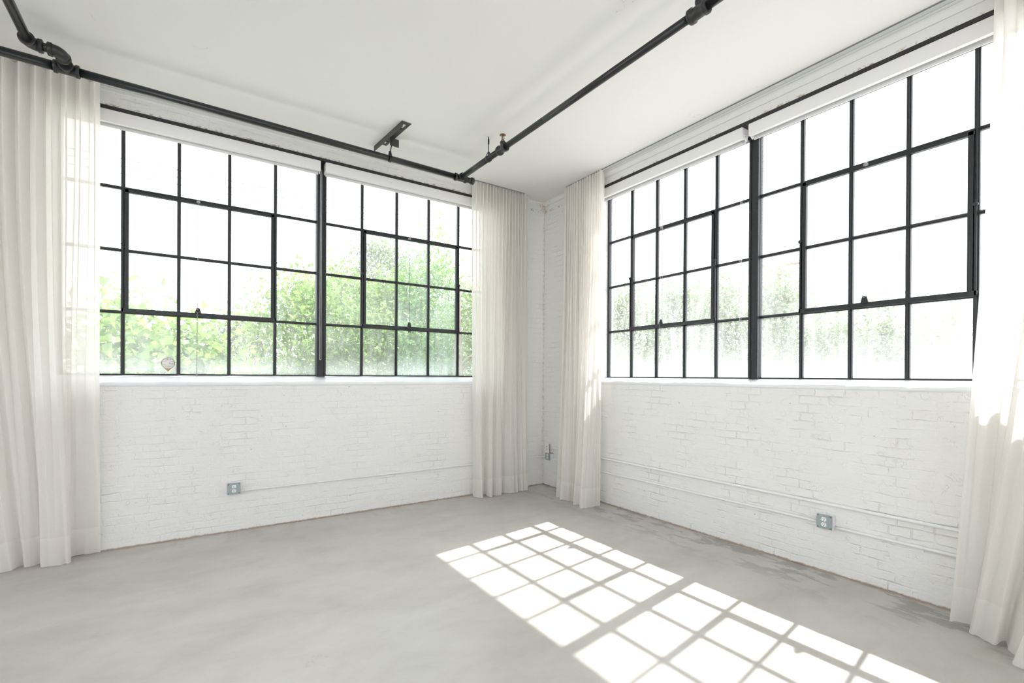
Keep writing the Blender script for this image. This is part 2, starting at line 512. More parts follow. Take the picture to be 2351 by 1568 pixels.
M['glassG'] = dusty_glass('green_tinted_glass', (0.88, 0.945, 0.925), 0.07, 0.14, 1.50, 0.30, 'L')
M['glassR'] = dusty_glass('dusty_glass_right', (0.985, 0.987, 0.987), 0.035, 0.12, 1.50, 0.45, 'R', 0.8)
M['bark'] = simple('grey_brown_bark', (0.16, 0.125, 0.095), 0.85, noise=0.3, scale=20, bump=0.6)
M['poleM'] = simple('weathered_pole_wood', (0.20, 0.17, 0.15), 0.85, noise=0.25, scale=8)
M['canM'] = simple('pale_grey_transformer', (0.36, 0.38, 0.40), 0.5)
M['wire'] = simple('grey_wire', (0.22, 0.22, 0.23), 0.6)
M['yard'] = simple('pale_gravel', (0.50, 0.48, 0.45), 0.9, noise=0.15, scale=3)
M['shed'] = simple('pale_shed_wall', (0.80, 0.81, 0.82), 0.7)
M['extbrick'] = simple('pale_exterior_masonry', (0.62, 0.55, 0.53), 0.8, noise=0.08, scale=9)
M['leafA'] = foliage('fresh_green_leaves', (0.08, 0.18, 0.045), (0.17, 0.31, 0.07), (0.35, 0.46, 0.13))
M['leafB'] = foliage('deep_green_leaves', (0.045, 0.12, 0.03), (0.11, 0.23, 0.05), (0.27, 0.39, 0.10))
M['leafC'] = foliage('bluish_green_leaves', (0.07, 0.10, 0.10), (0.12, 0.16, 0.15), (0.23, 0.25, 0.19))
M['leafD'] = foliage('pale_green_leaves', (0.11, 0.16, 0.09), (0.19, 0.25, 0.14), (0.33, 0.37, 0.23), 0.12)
M['bloom'] = simple('cream_blossom', (0.80, 0.76, 0.62), 0.8)

# ------------------------------------------------------------------ room dimensions (units)
HZ = 2.592                      # ceiling
ZL = [2.457, 2.0886, 1.724, 1.3613, 0.9961]   # window levels, top to bottom
DL, DR = 0.1119, 0.1375         # glass plane depth
T_L, T_R = 0.205, 0.185         # wall thickness
pL, pR = 0.2697, 0.2402
mL0, mL1 = -1.9644, -1.9151     # mullion bar centres, left window
sL = [-3.0432 + k * pL for k in range(-1, 5)] + [mL1 + k * pL for k in range(0, 6)]   # 12 bar positions
mR0, mR1 = -(0.7061 + 5 * pR), -(0.7061 + 5 * pR + 0.0445)
sR = [-(0.7061 + k * pR) for k in range(0, 6)] + [mR1 - k * pR for k in range(0, 6)]
LX0, LX1 = sL[0] - 0.012, sL[-1] + 0.012        # opening along x
RY1, RY0 = sR[0] + 0.008, sR[-1] - 0.012        # opening along y (RY0 < RY1)
ZLIN0, ZLIN1 = 2.491, 2.508                     # steel lintel
FAR = 6.4                                       # the room runs on behind the camera


def ragged(name, side, s0, s1, d_in, d_out, zback, zfront, mat, seed):
    """sloping painted sill with a hand-made wavy front edge"""
    rnd = random.Random(seed)
    mb = MB(); n = int(abs(s1 - s0) / 0.03)
    ph = [rnd.uniform(0, 6.28) for _ in range(6)]
    vs = []; fs = []
    for i in range(n + 1):
        s = s0 + (s1 - s0) * i / n
        w = 0.0018 * math.sin(s * 9 + ph[0]) + 0.0012 * math.sin(s * 23 + ph[1]) + 0.0012 * math.sin(s * 51 + ph[2]) + rnd.uniform(-0.0008, 0.0008)
        prof = [(d_out, zback), (0.098 if side == 'L' else 0.124, zback - 0.0005), (d_in + 0.007, zfront + 0.003 + w), (d_in - 0.002, zfront - 0.003 + w * 1.3),
                (d_in - 0.0035, zfront - 0.010 + w), (d_in + 0.001, zfront - 0.022), (d_in + 0.02, zfront - 0.03), (d_out, zfront - 0.03)]
        vs += [wp(side, s, d, z) for d, z in prof]
    m = 8
    for i in range(n):
        for k in range(m):
            k2 = (k + 1) % m
            fs.append((i * m + k, i * m + k2, (i + 1) * m + k2, (i + 1) * m + k))
    fs.append(tuple(range(m))); fs.append(tuple(n * m + k for k in range(m))[::-1])
    mb.add(vs, fs, True)
    o = mb.build(name, mat)
    o['kind'] = 'structure'
    return o


def struct(name, mb, mat):
    o = mb.build(name, mat, origin=(0, 0, 0)); o['kind'] = 'structure'; return o


# floor and ceiling
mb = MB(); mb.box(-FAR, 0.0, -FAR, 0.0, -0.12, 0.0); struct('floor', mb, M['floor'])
mb = MB(); mb.box(-FAR, T_R, -FAR, T_L, HZ, HZ + 0.12); struct('ceiling', mb, M['ceil'])

# walls with window openings
mb = MB()
zs = 0.925
mb.box(-FAR, T_R, 0, T_L, -0.12, zs)
mb.box(-FAR, LX0, 0, T_L, zs, HZ); mb.box(LX1, 0.0, 0, T_L, zs, HZ)
mb.box(LX0, LX1, 0, T_L, ZLIN1, HZ)
struct('wall_left', mb, M['brickL'])
mb = MB(); zs = 0.939
mb.box(0, T_R, -FAR, 0.0, -0.12, zs)
mb.box(0, T_R, -FAR, RY0, zs, HZ); mb.box(0, T_R, RY1, T_L, zs, HZ)
mb.box(0, T_R, RY0, RY1, ZLIN1, HZ)
struct('wall_right', mb, M['brickR'])
# the far walls behind the camera, each with wide window openings
mb = MB()
for a, b in ((-FAR, -5.6), (-3.6, -3.2), (-1.2, T_R)): mb.box(a, b, -FAR - 0.15, -FAR, -0.12, HZ)
for a, b in ((-5.6, -3.6), (-3.2, -1.2)):
    mb.box(a, b, -FAR - 0.15, -FAR, -0.12, 0.8); mb.box(a, b, -FAR - 0.15, -FAR, 2.45, HZ)
struct('wall_back', mb, M['side'])
mb = MB()
for a, b in ((-FAR, -5.6), (-3.6, -3.2), (-1.2, T_L)): mb.box(-FAR - 0.15, -FAR, a, b, -0.12, HZ)
for a, b in ((-5.6, -3.6), (-3.2, -1.2)):
    mb.box(-FAR - 0.15, -FAR, a, b, -0.12, 0.8); mb.box(-FAR - 0.15, -FAR, a, b, 2.45, HZ)
struct('wall_side', mb, M['side'])

# steel lintels, sills, outer sill course, ceiling cove
mb = MB(); mb.box(LX0 - 0.05, LX1 + 0.05, -0.0015, T_L - 0.01, ZLIN0, ZLIN1 + 0.001); struct('trim_1', mb, M['lintel'])
mb = MB(); mb.box(-0.0015, T_R - 0.01, RY0 - 0.05, RY1 + 0.05, ZLIN0, ZLIN1 + 0.001); struct('trim_2', mb, M['lintel'])
ragged('trim_3', 'L', LX0, LX1, 0.0, T_L + 0.02, 0.9915, 0.948, M['sill'], 3)
ragged('trim_4', 'R', RY0, RY1, 0.0, T_R + 0.02, 0.9915, 0.962, M['sill'], 5)
mb = MB()
n = 7; R = 0.030
for side, s0, s1, nm in (('R', -FAR, 0.0, 'trim_5'), ('L', -FAR, 0.0, 'trim_6')):
    mb = MB(); r = R if side == 'R' else 0.008
    prof = [(-r + r * math.sin(a) if 0 else -r * (1 - math.sin(a)), HZ - r * (1 - math.cos(a))) for a in [math.pi / 2 * k / n for k in range(n + 1)]]
    prof = [(d, z) for d, z in prof] + [(0.0, HZ)]
    m = len(prof); N = 60; vs = []; fs = []
    for i in range(N + 1):
        s = s0 + (s1 - s0) * i / N
        vs += [wp(side, s, d, z) for d, z in prof]
    for i in range(N):
        for k in range(m):
            k2 = (k + 1) % m
            fs.append((i * m + k, i * m + k2, (i + 1) * m + k2, (i + 1) * m + k))
    mb.add(vs, fs, True)
    struct(nm, mb, M['ceil'])


# ------------------------------------------------------------------ steel windows
def chain_mb(pts, link, mb=None):
    """small oval links along a polyline (units)"""
    mb = mb or MB()
    P = [Vector(p) for p in pts]
    L = [0]
    for a, b in zip(P, P[1:]): L.append(L[-1] + (b - a).length)
    n = max(2, int(L[-1] / (link * 0.78)))
    for i in range(n):
        d = (i + 0.5) / n * L[-1]
        k = max(j for j in range(len(L) - 1) if L[j] <= d + 1e-9)
        t = (d - L[k]) / (L[k + 1] - L[k])
        c = P[k].lerp(P[k + 1], t); dr = (P[k + 1] - P[k]).normalized()
        _, e1, e2 = mb.frame_from(dr)
        e = e1 if i % 2 else e2
        pts2 = [c + dr * (link * 0.5 * math.cos(a)) + e * (link * 0.27 * math.sin(a)) for a in [2 * math.pi * q / 8 for q in range(8)]]
        mb.path(pts2, link * 0.085, 4, closed=True)
    return mb


def steel_window(name, side, bars, dG, glass, glass2=None, tinted=()):
    """bars: 12 positions (6 per unit) left to right as seen from inside for L, far to near for R"""
    mid = (bars[5] + bars[6]) / 2
    root = empty(name, wp(side, mid, dG, ZL[4]))
    root['kind'] = 'structure'
    sg = 1 if bars[-1] > bars[0] else -1
    hw = 0.0095; W2 = 0.004
    dI, dO = dG - 0.014, dG + 0.008
    fr = MB(); gb = MB()
    for unit in (0, 1):
        B = bars[unit * 6:unit * 6 + 6]
        a, b = sorted((B[0], B[5]))
        # perimeter frame
        for s in (B[0], B[5]):
            wbox(fr, side, s - 0.0085, s + 0.0085, dG - 0.020, dG + 0.014, ZL[4] - 0.006, ZL[0] + 0.014)
        wbox(fr, side, a, b, dG - 0.020, dG + 0.014, ZL[0] - 0.006, ZL[0] + 0.014)
        wbox(fr, side, a, b, dG - 0.016, dG + 0.014, ZL[4] - 0.006, ZL[4] + 0.003)
        for k, s in enumerate(B[1:5], 1):
            wbox(gb, side, s - hw, s + hw, dI, dO, ZL[4], ZL[0])
            wbox(gb, side, s - W2, s + W2, dI - 0.008, dI, ZL[4], ZL[0])
        for z in ZL[1:4]:
            wbox(gb, side, a, b, dI + 0.0005, dO - 0.0005, z - 0.0084, z + 0.0084)
            wbox(gb, side, a, b, dI - 0.0075, dI, z - 0.0035, z + 0.0035)
    fr.build('frame', M['steel'], root, bevel=0.0012)
    gb.build('glazing_bars', M['steel'], root, bevel=0.0012)
    # mullion between the two units
    mu = MB()
    a, b = sorted((bars[5], bars[6]))
    wbox(mu, side, a + 0.004, b - 0.004, dG - 0.034, dG + 0.02, ZL[4] - 0.006, ZLIN0)
    wbox(mu, side, a - 0.007, a + 0.006, dG - 0.040, dG - 0.018, ZL[4] - 0.006, ZLIN0)
    wbox(mu, side, b - 0.006, b + 0.007, dG - 0.040, dG - 0.018, ZL[4] - 0.006, ZLIN0)
    mo = mu.build('mullion', M['steel'], root, bevel=0.0012)
    for s in (a, b):
        for z in (1.15, 1.6, 2.0, 2.3):
            sc = MB()
            sc.lathe(wp(side, s, dG - 0.0395, z), (Vector(wp(side, 0, -1, 0))), [(0, 0.0032), (0.002, 0.003), (0.003, 0.0015)], 10)
            sc.build('mullion_screw', M['steel'], mo)
    # panes
    for unit in (0, 1):
        pn = MB(); pg = MB()
        B = bars[unit * 6:unit * 6 + 6]
        for k in range(5):
            for r in range(4):
                s0, s1 = sorted((B[k], B[k + 1])); z1, z0 = ZL[r], ZL[r + 1]
                tgt = pg if (unit, k, r) in tinted else pn
                wbox(tgt, side, s0 + 0.0086, s1 - 0.0086, dG - 0.0008, dG + 0.0012, z0 + 0.003, z1 - 0.006)
        po = pn.build('pane', glass, root)
        if pg.v:
            q = pg.build('pane', glass2, root); q['label'] = 'green tinted panes'
    # opening sash in each unit: three panes wide, two high
    for unit in (0, 1):
        B = bars[unit * 6:unit * 6 + 6]
        s0, s1 = sorted((B[1], B[4]))
        zt, zb = ZL[1], ZL[3]
        sa = MB()
        wbox(sa, side, s0 + 0.0085, s0 + 0.0275, dG - 0.027, dG - 0.004, zb, zt)
        wbox(sa, side, s1 - 0.0275, s1 - 0.0085, dG - 0.027, dG - 0.004, zb, zt)
        wbox(sa, side, s0 + 0.005, s1 - 0.005, dG - 0.027, dG - 0.004, zt - 0.0245, zt - 0.006)
        wbox(sa, side, s0 - 0.006, s1 + 0.006, dG - 0.030, dG - 0.004, zb - 0.002, zb + 0.0215)
        for s, g in ((s0, -1), (s1, 1)):       # sash flange lapping over the frame, upper part outside, lower inside
            wbox(sa, side, s - 0.004, s + 0.004, dG - 0.030, dG - 0.020, zb, ZL[2] + 0.03)
        so = sa.build('vent_sash', M['steel'], root, bevel=0.001)
        # pivots half way up
        for s in (s0, s1):
            pv = MB()
            pv.lathe(wp(side, s, dG - 0.026, ZL[2] + 0.034), Vector(wp(side, 0, -1, 0)), [(0, 0.0095), (0.008, 0.0095), (0.011, 0.006), (0.012, 0.002)], 14)
            pv.build('pivot', M['steel'], so)
        # cam latch at the bottom rail and spring catch at the top
        sm = (B[2] + B[3]) / 2 + 0.0
        if side == 'L': sm = B[2] + (B[3] - B[2]) * (0.37 if unit == 0 else 0.36)
        else: sm = B[2] + (B[3] - B[2]) * (0.25 if unit == 0 else 0.30)
        la = MB()
        vs = []
        for dd in (dG - 0.040, dG - 0.030):
            vs += [wp(side, sm - 0.018, dd, zb + 0.016), wp(side, sm + 0.018, dd, zb + 0.016), wp(side, sm + 0.008, dd, zb + 0.052), wp(side, sm - 0.008, dd, zb + 0.052)]
        la.add(vs, [(0, 1, 2, 3), (7, 6, 5, 4), (0, 4, 5, 1), (1, 5, 6, 2), (2, 6, 7, 3), (3, 7, 4, 0)])
        la.lathe(wp(side, sm, dG - 0.030, zb + 0.030), Vector(wp(side, 0, -1, 0)), [(0, 0.006), (0.016, 0.006), (0.018, 0.003)], 12)
        wbox(la, side, sm + 0.07, sm + 0.085, dG - 0.034, dG - 0.028, zb + 0.004, zb + 0.016)
        la.build('latch', M['steel'], so, bevel=0.0015)
        ca = MB()
        wbox(ca, side, sm - 0.010, sm + 0.010, dG - 0.034, dG - 0.026, zt - 0.018, zt - 0.006)
        ca.path([Vector(wp(side, sm + 0.008 * math.cos(a), dG - 0.034, zt - 0.012 + 0.008 * math.sin(a))) for a in [2 * math.pi * q / 12 for q in range(12)]], 0.0015, 6, closed=True)
        ca.build('spring_catch', M['chain'], so)
        # pull chain from the catch, looped round the latch
        d = dG - 0.040
        if side == 'L' and unit == 0:
            pts = [wp(side, sm, d + 0.003, zt - 0.012), wp(side, sm - 0.003, d, 1.40), wp(side, sm - 0.006, d - 0.004, 0.983)]
            ch = chain_mb([Vector(p) for p in pts], 0.0125); mt = M['chain']
        elif side == 'L':
            pts = [wp(side, sm, d + 0.003, zt - 0.012), wp(side, sm - 0.002, d, 1.43)]
            ch = chain_mb([Vector(p) for p in pts], 0.0085)
            for k in range(6):
                o1 = -0.016 + 0.005 * k
                lp = [wp(side, sm + o1 * 0.3 - 0.004, d - 0.006, 1.415), wp(side, sm + o1 - 0.004, d - 0.010, 1.385),
                      wp(side, sm + o1 * 0.8 - 0.002, d - 0.008, 1.345 - 0.006 * (k % 3)), wp(side, sm + o1 * 0.6 + 0.006, d - 0.006, 1.38)]
                chain_mb([Vector(p) for p in lp], 0.0085, ch)
            mt = M['chain_dark']
        elif unit == 0:
            pts = [wp(side, sm + 0.006, d + 0.003, zt - 0.012), wp(side, sm + 0.004, d, 1.42), wp(side, sm + 0.006, d, 1.20)]
            ch = chain_mb([Vector(p) for p in pts], 0.0085)
            chain_mb([Vector(p) for p in [wp(side, sm - 0.012, d + 0.003, zt - 0.012), wp(side, sm - 0.012, d, 1.42)]], 0.0085, ch); mt = M['chain']
        else:
            ch = MB(); ch.path([Vector(wp(side, sm + 0.006 * math.cos(a), d, zb + 0.054 + 0.010 * math.sin(a))) for a in [2 * math.pi * q / 12 for q in range(12)]], 0.0014, 6, closed=True)
            mt = M['chain']
        ch.build('pull_chain', mt, so)
    return root


steel_window('window_1', 'L', sL, DL, M['glassL'], M['glassG'],
             tinted={(1, 2, 1), (1, 3, 1), (1, 2, 2), (1, 3, 2), (1, 2, 3), (1, 3, 3), (1, 3, 0) if 0 else (1, 2, 3)})
steel_window('window_2', 'R', sR, DR, M['glassR'])


# ------------------------------------------------------------------ roller blinds
def roller_blind(side, s0, s1, depth_face, label, cord=None, rb=None):
    a, b = sorted((s0, s1))
    root = empty('roller_blind', wp(side, (a + b) / 2, 0.03, 2.41))
    tag(root, label, 'blind', 'white roller blinds over the windows')
    f = depth_face
    zt, zb = 2.4895, 2.421
    mb = MB()
    wbox(mb, side, a + 0.003, b - 0.003, f, f + 0.002, zb, zt)
    wbox(mb, side, a + 0.003, b - 0.003, f + 0.002, f + 0.024, zb, zb + 0.002)
    wbox(mb, side, a + 0.003, b - 0.003, f + 0.002, f + 0.058, zt - 0.0015, zt)
    mb.build('fascia', M['alu'], root, bevel=0.0006)
    for s, g in ((a, 1), (b, -1)):
        e = MB()
        s_1 = s + g * 0.0028
        z2 = zb + 0.002
        prof = [(f + 0.002, z2), (f + 0.024, z2 - 0.0), (f + 0.040, zb - 0.010), (f + 0.052, zb - 0.006), (f + 0.058, zb + 0.008), (f + 0.058, zt - 0.002), (f + 0.002, zt - 0.002)]
        n = len(prof)
        vs = [wp(side, s, d, z) for d, z in prof] + [wp(side, s_1, d, z) for d, z in prof]
        e.add(vs, [tuple(range(n)), tuple(range(2 * n - 1, n - 1, -1))] + [(k, (k + 1) % n, n + (k + 1) % n, n + k) for k in range(n)])
        eb = e.build('end_bracket', M['alu'], root)
        for q in ((0.018, 0.03), (0.03, 0.018), (0.036, 0.034)):
            e = MB()
            e.lathe(wp(side, s - g * 0.0004, f + q[0], zb + q[1]), Vector(wp(side, -g, 0, 0)), [(0, 0.002), (0.0008, 0.002)], 8)
            e.build('bracket_rivet', M['screw'], eb)
    r = MB()
    ax = Vector(wp(side, 1, 0, 0))
    r.lathe(Vector(wp(side, a + 0.006, f + 0.034, zb + 0.030)), ax, [(0, 0.0185), (b - a - 0.012, 0.0185)], 20)
    ro = r.build('fabric_roll', M['blind_fabric'], root)
    h = MB()
    wbox(h, side, a + 0.008, b - 0.008, f + 0.0515, f + 0.0525, zb - 0.004, zb + 0.030)
    h.build('fabric_drop', M['blind_fabric'], root)
    h = MB()
    wbox(h, side, a + 0.008, b - 0.008, f + 0.049, f + 0.055, zb - 0.012, zb - 0.001)
    h.build('hem_bar', M['alu'], root, bevel=0.001)
    if cord is not None:
        s, zlow = cord
        c = MB()
        for o in (-0.0045, 0.0045):
            c.rod(wp(side, s + o, f + 0.034, zb + 0.02), wp(side, s + o, f + 0.034, zlow + 0.006), 0.0011, 6)
            nb = int((zb - zlow) / 0.011)
            for i in range(nb):
                z = zlow + 0.008 + (zb - zlow) * i / nb
                c.lathe(wp(side, s + o, f + 0.034, z), (0, 0, 1), [(0, 0.0009), (0.0018, 0.0021), (0.0036, 0.0009)], 6, caps=False)
        c.path([wp(side, s - 0.0045 * math.cos(a_), f + 0.034, zlow + 0.006 - 0.006 * math.sin(a_)) for a_ in [math.pi * q / 8 for q in range(9)]], 0.0014, 6)
        c.build('bead_cord', M['cord'], root)
    return root


roller_blind('L', LX0 + 0.004, -1.962, 0.004, 'white roller blind in the left wall, cassette nearest the big left curtain', cord=(-1.949 - 0.004, 1.105))
roller_blind('L', -1.930, LX1 - 0.004, 0.004, 'white roller blind in the left wall, cassette nearer the room corner')
roller_blind('R', -0.712, -1.911, 0.004, 'white roller blind in the right wall nearer the corner, clear cord loop at its end', cord=(-1.886, 1.100))
roller_blind('R', -1.9465, RY0 + 0.004, 0.004, 'white roller blind in the right wall nearest the camera')

# ------------------------------------------------------------------ window sticker
def text_mesh(body, size, loc, mat, name, parent, rot=0.0):
    cu = D.curves.new('txt', 'FONT'); cu.body = body; cu.size = size * S; cu.align_x = 'CENTER'; cu.align_y = 'CENTER'; cu.extrude = 0.0002
    tmp = D.objects.new('txt', cu); COL.objects.link(tmp)
    dg = bpy.context.evaluated_depsgraph_get(); dg.update()
    me = D.meshes.new_from_object(tmp.evaluated_get(dg))
    D.objects.remove(tmp); D.curves.remove(cu)
    me.materials.clear(); me.materials.append(mat)
    mt = Matrix.Rotation(math.radians(90), 4, 'X')
    me.transform(Matrix.Rotation(rot, 4, 'Y') @ mt)
    o = D.objects.new(name, me); COL.objects.link(o)
    o.parent = parent; o.location = Vector(loc) * S - wloc(parent)
    return o


SX, SZ, SD, SR = -2.826, 1.066, DL - 0.0011, 0.0355
st = empty('window_sticker', (SX, SD, 1.011))
tag(st, 'round white award sticker with tan pointed base on the left window glass', 'sticker')
mb = MB()
ang = [math.radians(a) for a in range(-42, 223, 6)]
ring = [(SX + SR * math.cos(a), SZ + SR * math.sin(a)) for a in ang]
prof = ring + [(SX, SZ - 0.0525)]
n = len(prof)
mb.add([(x, SD, z) for x, z in prof] + [(x, SD - 0.0006, z) for x, z in prof],
       [tuple(range(n)), tuple(range(2 * n - 1, n - 1, -1))] + [(k, n + k, n + (k + 1) % n, (k + 1) % n) for k in range(n)])
mb.build('pin_shape', M['stk_brown'], st)
mb = MB(); mb.lathe((SX, SD - 0.0006, SZ), (0, -1, 0), [(0, SR * 0.93), (0.0004, SR * 0.93)], 48)
for k in range(40):                      # scalloped rim of the white badge
    a = 2 * math.pi * k / 40
    mb.lathe((SX + SR * 0.93 * math.cos(a), SD - 0.0006, SZ + SR * 0.93 * math.sin(a)), (0, -1, 0), [(0, SR * 0.055), (0.0004, SR * 0.055)], 8)
mb.cur = 1
for k in range(40):
    a = 2 * math.pi * (k + 0.5) / 40
    if 150 < math.degrees(a) % 360 < 210 or math.degrees(a) % 360 < 22 or math.degrees(a) % 360 > 338: continue
    c = Vector((SX + SR * 0.965 * math.cos(a), SD - 0.0011, SZ + SR * 0.965 * math.sin(a)))
    mb.lathe(c, (0, -1, 0), [(0, 0.0012), (0.0003, 0.0012)], 6)
for g in (-1, 1):
    mb.box(SX + g * SR * 0.90 - 0.0013, SX + g * SR * 0.90 + 0.0013, SD - 0.0013, SD - 0.0010, SZ - 0.007, SZ + 0.007)
mb.cur = 2
for g in (-1, 1):
    mb.box(SX - 0.032, SX - 0.012, SD - 0.0013, SD - 0.001, SZ + g * 0.0105 - 0.0005, SZ + g * 0.0105 + 0.0005)
    mb.box(SX + 0.012, SX + 0.032, SD - 0.0013, SD - 0.001, SZ + g * 0.0105 - 0.0005, SZ + g * 0.0105 + 0.0005)
    mb.path([(SX + 0.012 * math.cos(a), SD - 0.0012, SZ + g * (0.0105 + 0.003 * math.sin(a))) for a in [math.pi * q / 10 for q in range(11)]], 0.0005, 4)
mb.build('badge', [M['stk_white'], M['stk_edge'], M['stk_brown']], st)
def word(items, mat):
    """letters set round the badge, joined into one printed word"""
    bm = bmesh.new(); first = None
    for ch_, size, r_, a, flip in items:
        o = text_mesh(ch_, size, (SX + r_ * math.cos(a), SD - 0.0014, SZ + r_ * math.sin(a)), mat, 'tmp', st, rot=-(a - math.pi / 2 if not flip else a + math.pi / 2))
        me = o.data; me.transform(Matrix.Translation(o.location)); bm.from_mesh(me)
        D.objects.remove(o); D.meshes.remove(me)
    me = D.meshes.new('lettering'); bm.to_mesh(me); bm.free(); me.materials.append(mat)
    o = D.objects.new('lettering', me); COL.objects.link(o); o.parent = st
    return o


word([(c_, 0.0105, 0.0245, math.radians(118 - i * 19), False) for i, c_ in enumerate('2019')], M['stk_edge'])
word([(c_, 0.0085, 0.0235, math.radians(232 + i * 15.5), True) for i, c_ in enumerate('WINNER')], M['stk_brown'])
text_mesh('Best', 0.0125, (SX + 0.015, SD - 0.0014, SZ - 0.001), M['stk_grey'], 'lettering', st)

# ------------------------------------------------------------------ sprinkler piping
PR = 0.0197
FR = 0.0275
P1Y, P1Z = -0.385, 2.453


def p1(x):  # pipe falls slightly towards the corner
    return Vector((x, P1Y, 2.470 + (x + 3.44) * (2.446 - 2.470) / (3.44 - 0.974)))


pipe = empty('sprinkler_piping', (-2.0, P1Y, 2.43))
tag(pipe, 'black iron sprinkler piping hung under the ceiling', 'pipes')
TEE1X, TEE2X = -3.214, -1.075
mb = MB(); mb.rod(p1(-4.6), p1(TEE1X - 0.03), PR * 1.08, 28); mb.build('pipe', M['pipe'], pipe)
mb = MB(); mb.rod(p1(TEE1X + 0.03), p1(TEE2X - 0.03), PR, 28); mb.build('pipe', M['pipe'], pipe)
# branch along the right wall
b0 = p1(TEE2X); b1 = Vector((-1.036, -2.9, 2.455)); bd = (b1 - b0).normalized()
CX1 = 0.555; CX2 = 1.96
def bpt(t): return b0 + bd * t
mb = MB(); mb.rod(bpt(0.03), bpt(CX1 - 0.035), PR * 0.98, 28); mb.build('pipe', M['pipe'], pipe)
mb = MB(); mb.rod(bpt(CX1 + 0.035), bpt(CX2 - 0.035), PR * 0.90, 28); mb.build('pipe', M['pipe'], pipe)
mb = MB(); mb.rod(bpt(CX2 + 0.035), bpt(3.2), PR * 0.86, 28); mb.build('pipe', M['pipe'], pipe)


def tee(p, axis, out, ra=FR, L=0.048):
    mb = MB(); axis = Vector(axis).normalized(); out = Vector(out).normalized()
    prof = [(-L, ra * 0.92), (-L + 0.002, ra), (-L + 0.014, ra), (-L + 0.017, ra * 0.86), (L - 0.017, ra * 0.86), (L - 0.014, ra), (L - 0.002, ra), (L, ra * 0.92)]
    mb.lathe(p, axis, prof, 28)
    mb.lathe(p, out, [(0, ra * 0.86), (L * 0.78 - 0.014, ra * 0.86), (L * 0.78 - 0.012, ra), (L * 0.78, ra), (L * 0.78 + 0.002, ra * 0.92)], 28)
    return mb


def elbow(c, d0, d1, r=FR, L=0.042):
    """90 degree elbow with corner at c, legs along d0 and d1"""
    mb = MB(); c = Vector(c); d0 = Vector(d0).normalized(); d1 = Vector(d1).normalized()
    R_ = L * 0.78
    pts = []
    for k in range(11):
        a = math.pi / 2 * k / 10
        cc = c + (d0 + d1) * R_
        pts.append(cc - d1 * R_ * math.cos(a) - d0 * R_ * math.sin(a))
    mb.path(pts, r * 0.90, 26)
    for d in (d0, d1):
        mb.lathe(c + d * (R_ - 0.004), d, [(0, r * 0.9), (0.002, r * 1.02), (0.016, r * 1.02), (0.018, r * 0.93)], 26)
    return mb


tee(p1(TEE1X), (1, 0, 0), (0, -1, 0.12), FR * 1.08).build('tee_fitting', M['fitting'], pipe)
tee(p1(TEE2X), (1, 0, 0), bd, FR).build('tee_fitting', M['fitting'], pipe)
mb = MB(); mb.lathe(p1(TEE2X), (1, 0, 0), [(0.045, PR), (0.090, PR * 1.0)], 26)
mb.lathe(p1(TEE2X), (1, 0, 0), [(0.083, PR * 1.02), (0.085, PR * 1.22), (0.090, PR * 1.3), (0.104, PR * 1.3), (0.108, PR * 1.15)], 26)
mb.build('end_cap', M['fitting'], pipe)
E1 = Vector((TEE1X, -0.505, 2.482)); E2 = Vector((-3.322, -0.505, 2.484))
elbow(E1, (0, 1, -0.12), (-1, 0, 0), FR * 1.05).build('elbow_fitting', M['fitting'], pipe)
mb = MB(); mb.rod(E1 + Vector((-0.03, 0, 0)), E2 + Vector((0.03, 0, 0)), PR * 0.95, 24); mb.build('pipe_nipple', M['pipe'], pipe)
elbow(E2, (1, 0, 0), (0, -1, 0), FR * 1.05).build('elbow_fitting', M['fitting'], pipe)
mb = MB(); mb.rod(E2 + Vector((0, -0.03, 0)), E2 + Vector((-0.01, -2.9, 0.004)), PR * 0.95, 26); mb.build('pipe', M['pipe'], pipe)
mb = MB(); mb.lathe(E2 + Vector((-0.003, -0.345, 0)), (0, -1, 0), [(0, PR), (0.002, FR), (0.04, FR), (0.042, PR)], 26)
mb.build('coupling', M['fitting'], pipe)


def reducer_tee(t, parent, small):
    """coupling on the branch that carries an upright sprinkler"""
    c = bpt(t)
    mb = MB()
    mb.lathe(c, bd, [(-0.046, FR * .94), (-0.043, FR * 1.08), (-0.026, FR * 1.10), (-0.023, FR * .9), (0.020, FR * .9), (0.023, FR * 1.02), (0.036, FR * 1.02), (0.039, FR * .9)], 28)
    mb.lathe(c, (0, 0, 1), [(0, 0.016), (0.032, 0.016), (0.033, 0.0175), (0.044, 0.0175), (0.045, 0.014)], 20)
    o = mb.build('coupling', M['fitting'], parent)
    sp = MB(); zc = 0.045
    sp.lathe(c + Vector((0, 0, zc)), (0, 0, 1), [(0, 0.009), (0.004, 0.011), (0.010, 0.011), (0.012, 0.007), (0.016, 0.006)], 12)
    for g in (-1, 1):
        q = c + Vector((0, 0, zc + 0.012))
        sp.path([q + Vector((g * 0.008, 0, 0)), q + Vector((g * 0.0115, 0, 0.010)), q + Vector((g * 0.009, 0, 0.020)), q + Vector((g * 0.002, 0, 0.029))], 0.0022, 8)
    sp.lathe(c + Vector((0, 0, zc + 0.014)), (0, 0, 1), [(0, 0.002), (0.012, 0.0026), (0.022, 0.0018)], 8)
    sp.lathe(c + Vector((0, 0, zc + 0.038)), (0, 0, 1), [(0, 0.004), (0.002, 0.004)], 12)
    sp.build('sprinkler_head', M['brass'], o)
    df = MB()
    df.lathe(c + Vector((0, 0, zc + 0.038)), (0, 0, 1), [(0, 0.004), (0.003, 0.016), (0.0038, 0.0205), (0.0052, 0.020), (0.006, 0.014), (0.0068, 0.004)], 24)
    df.build('deflector', M['brass'], o)


reducer_tee(CX1, pipe, False)
reducer_tee(CX2, pipe, True)

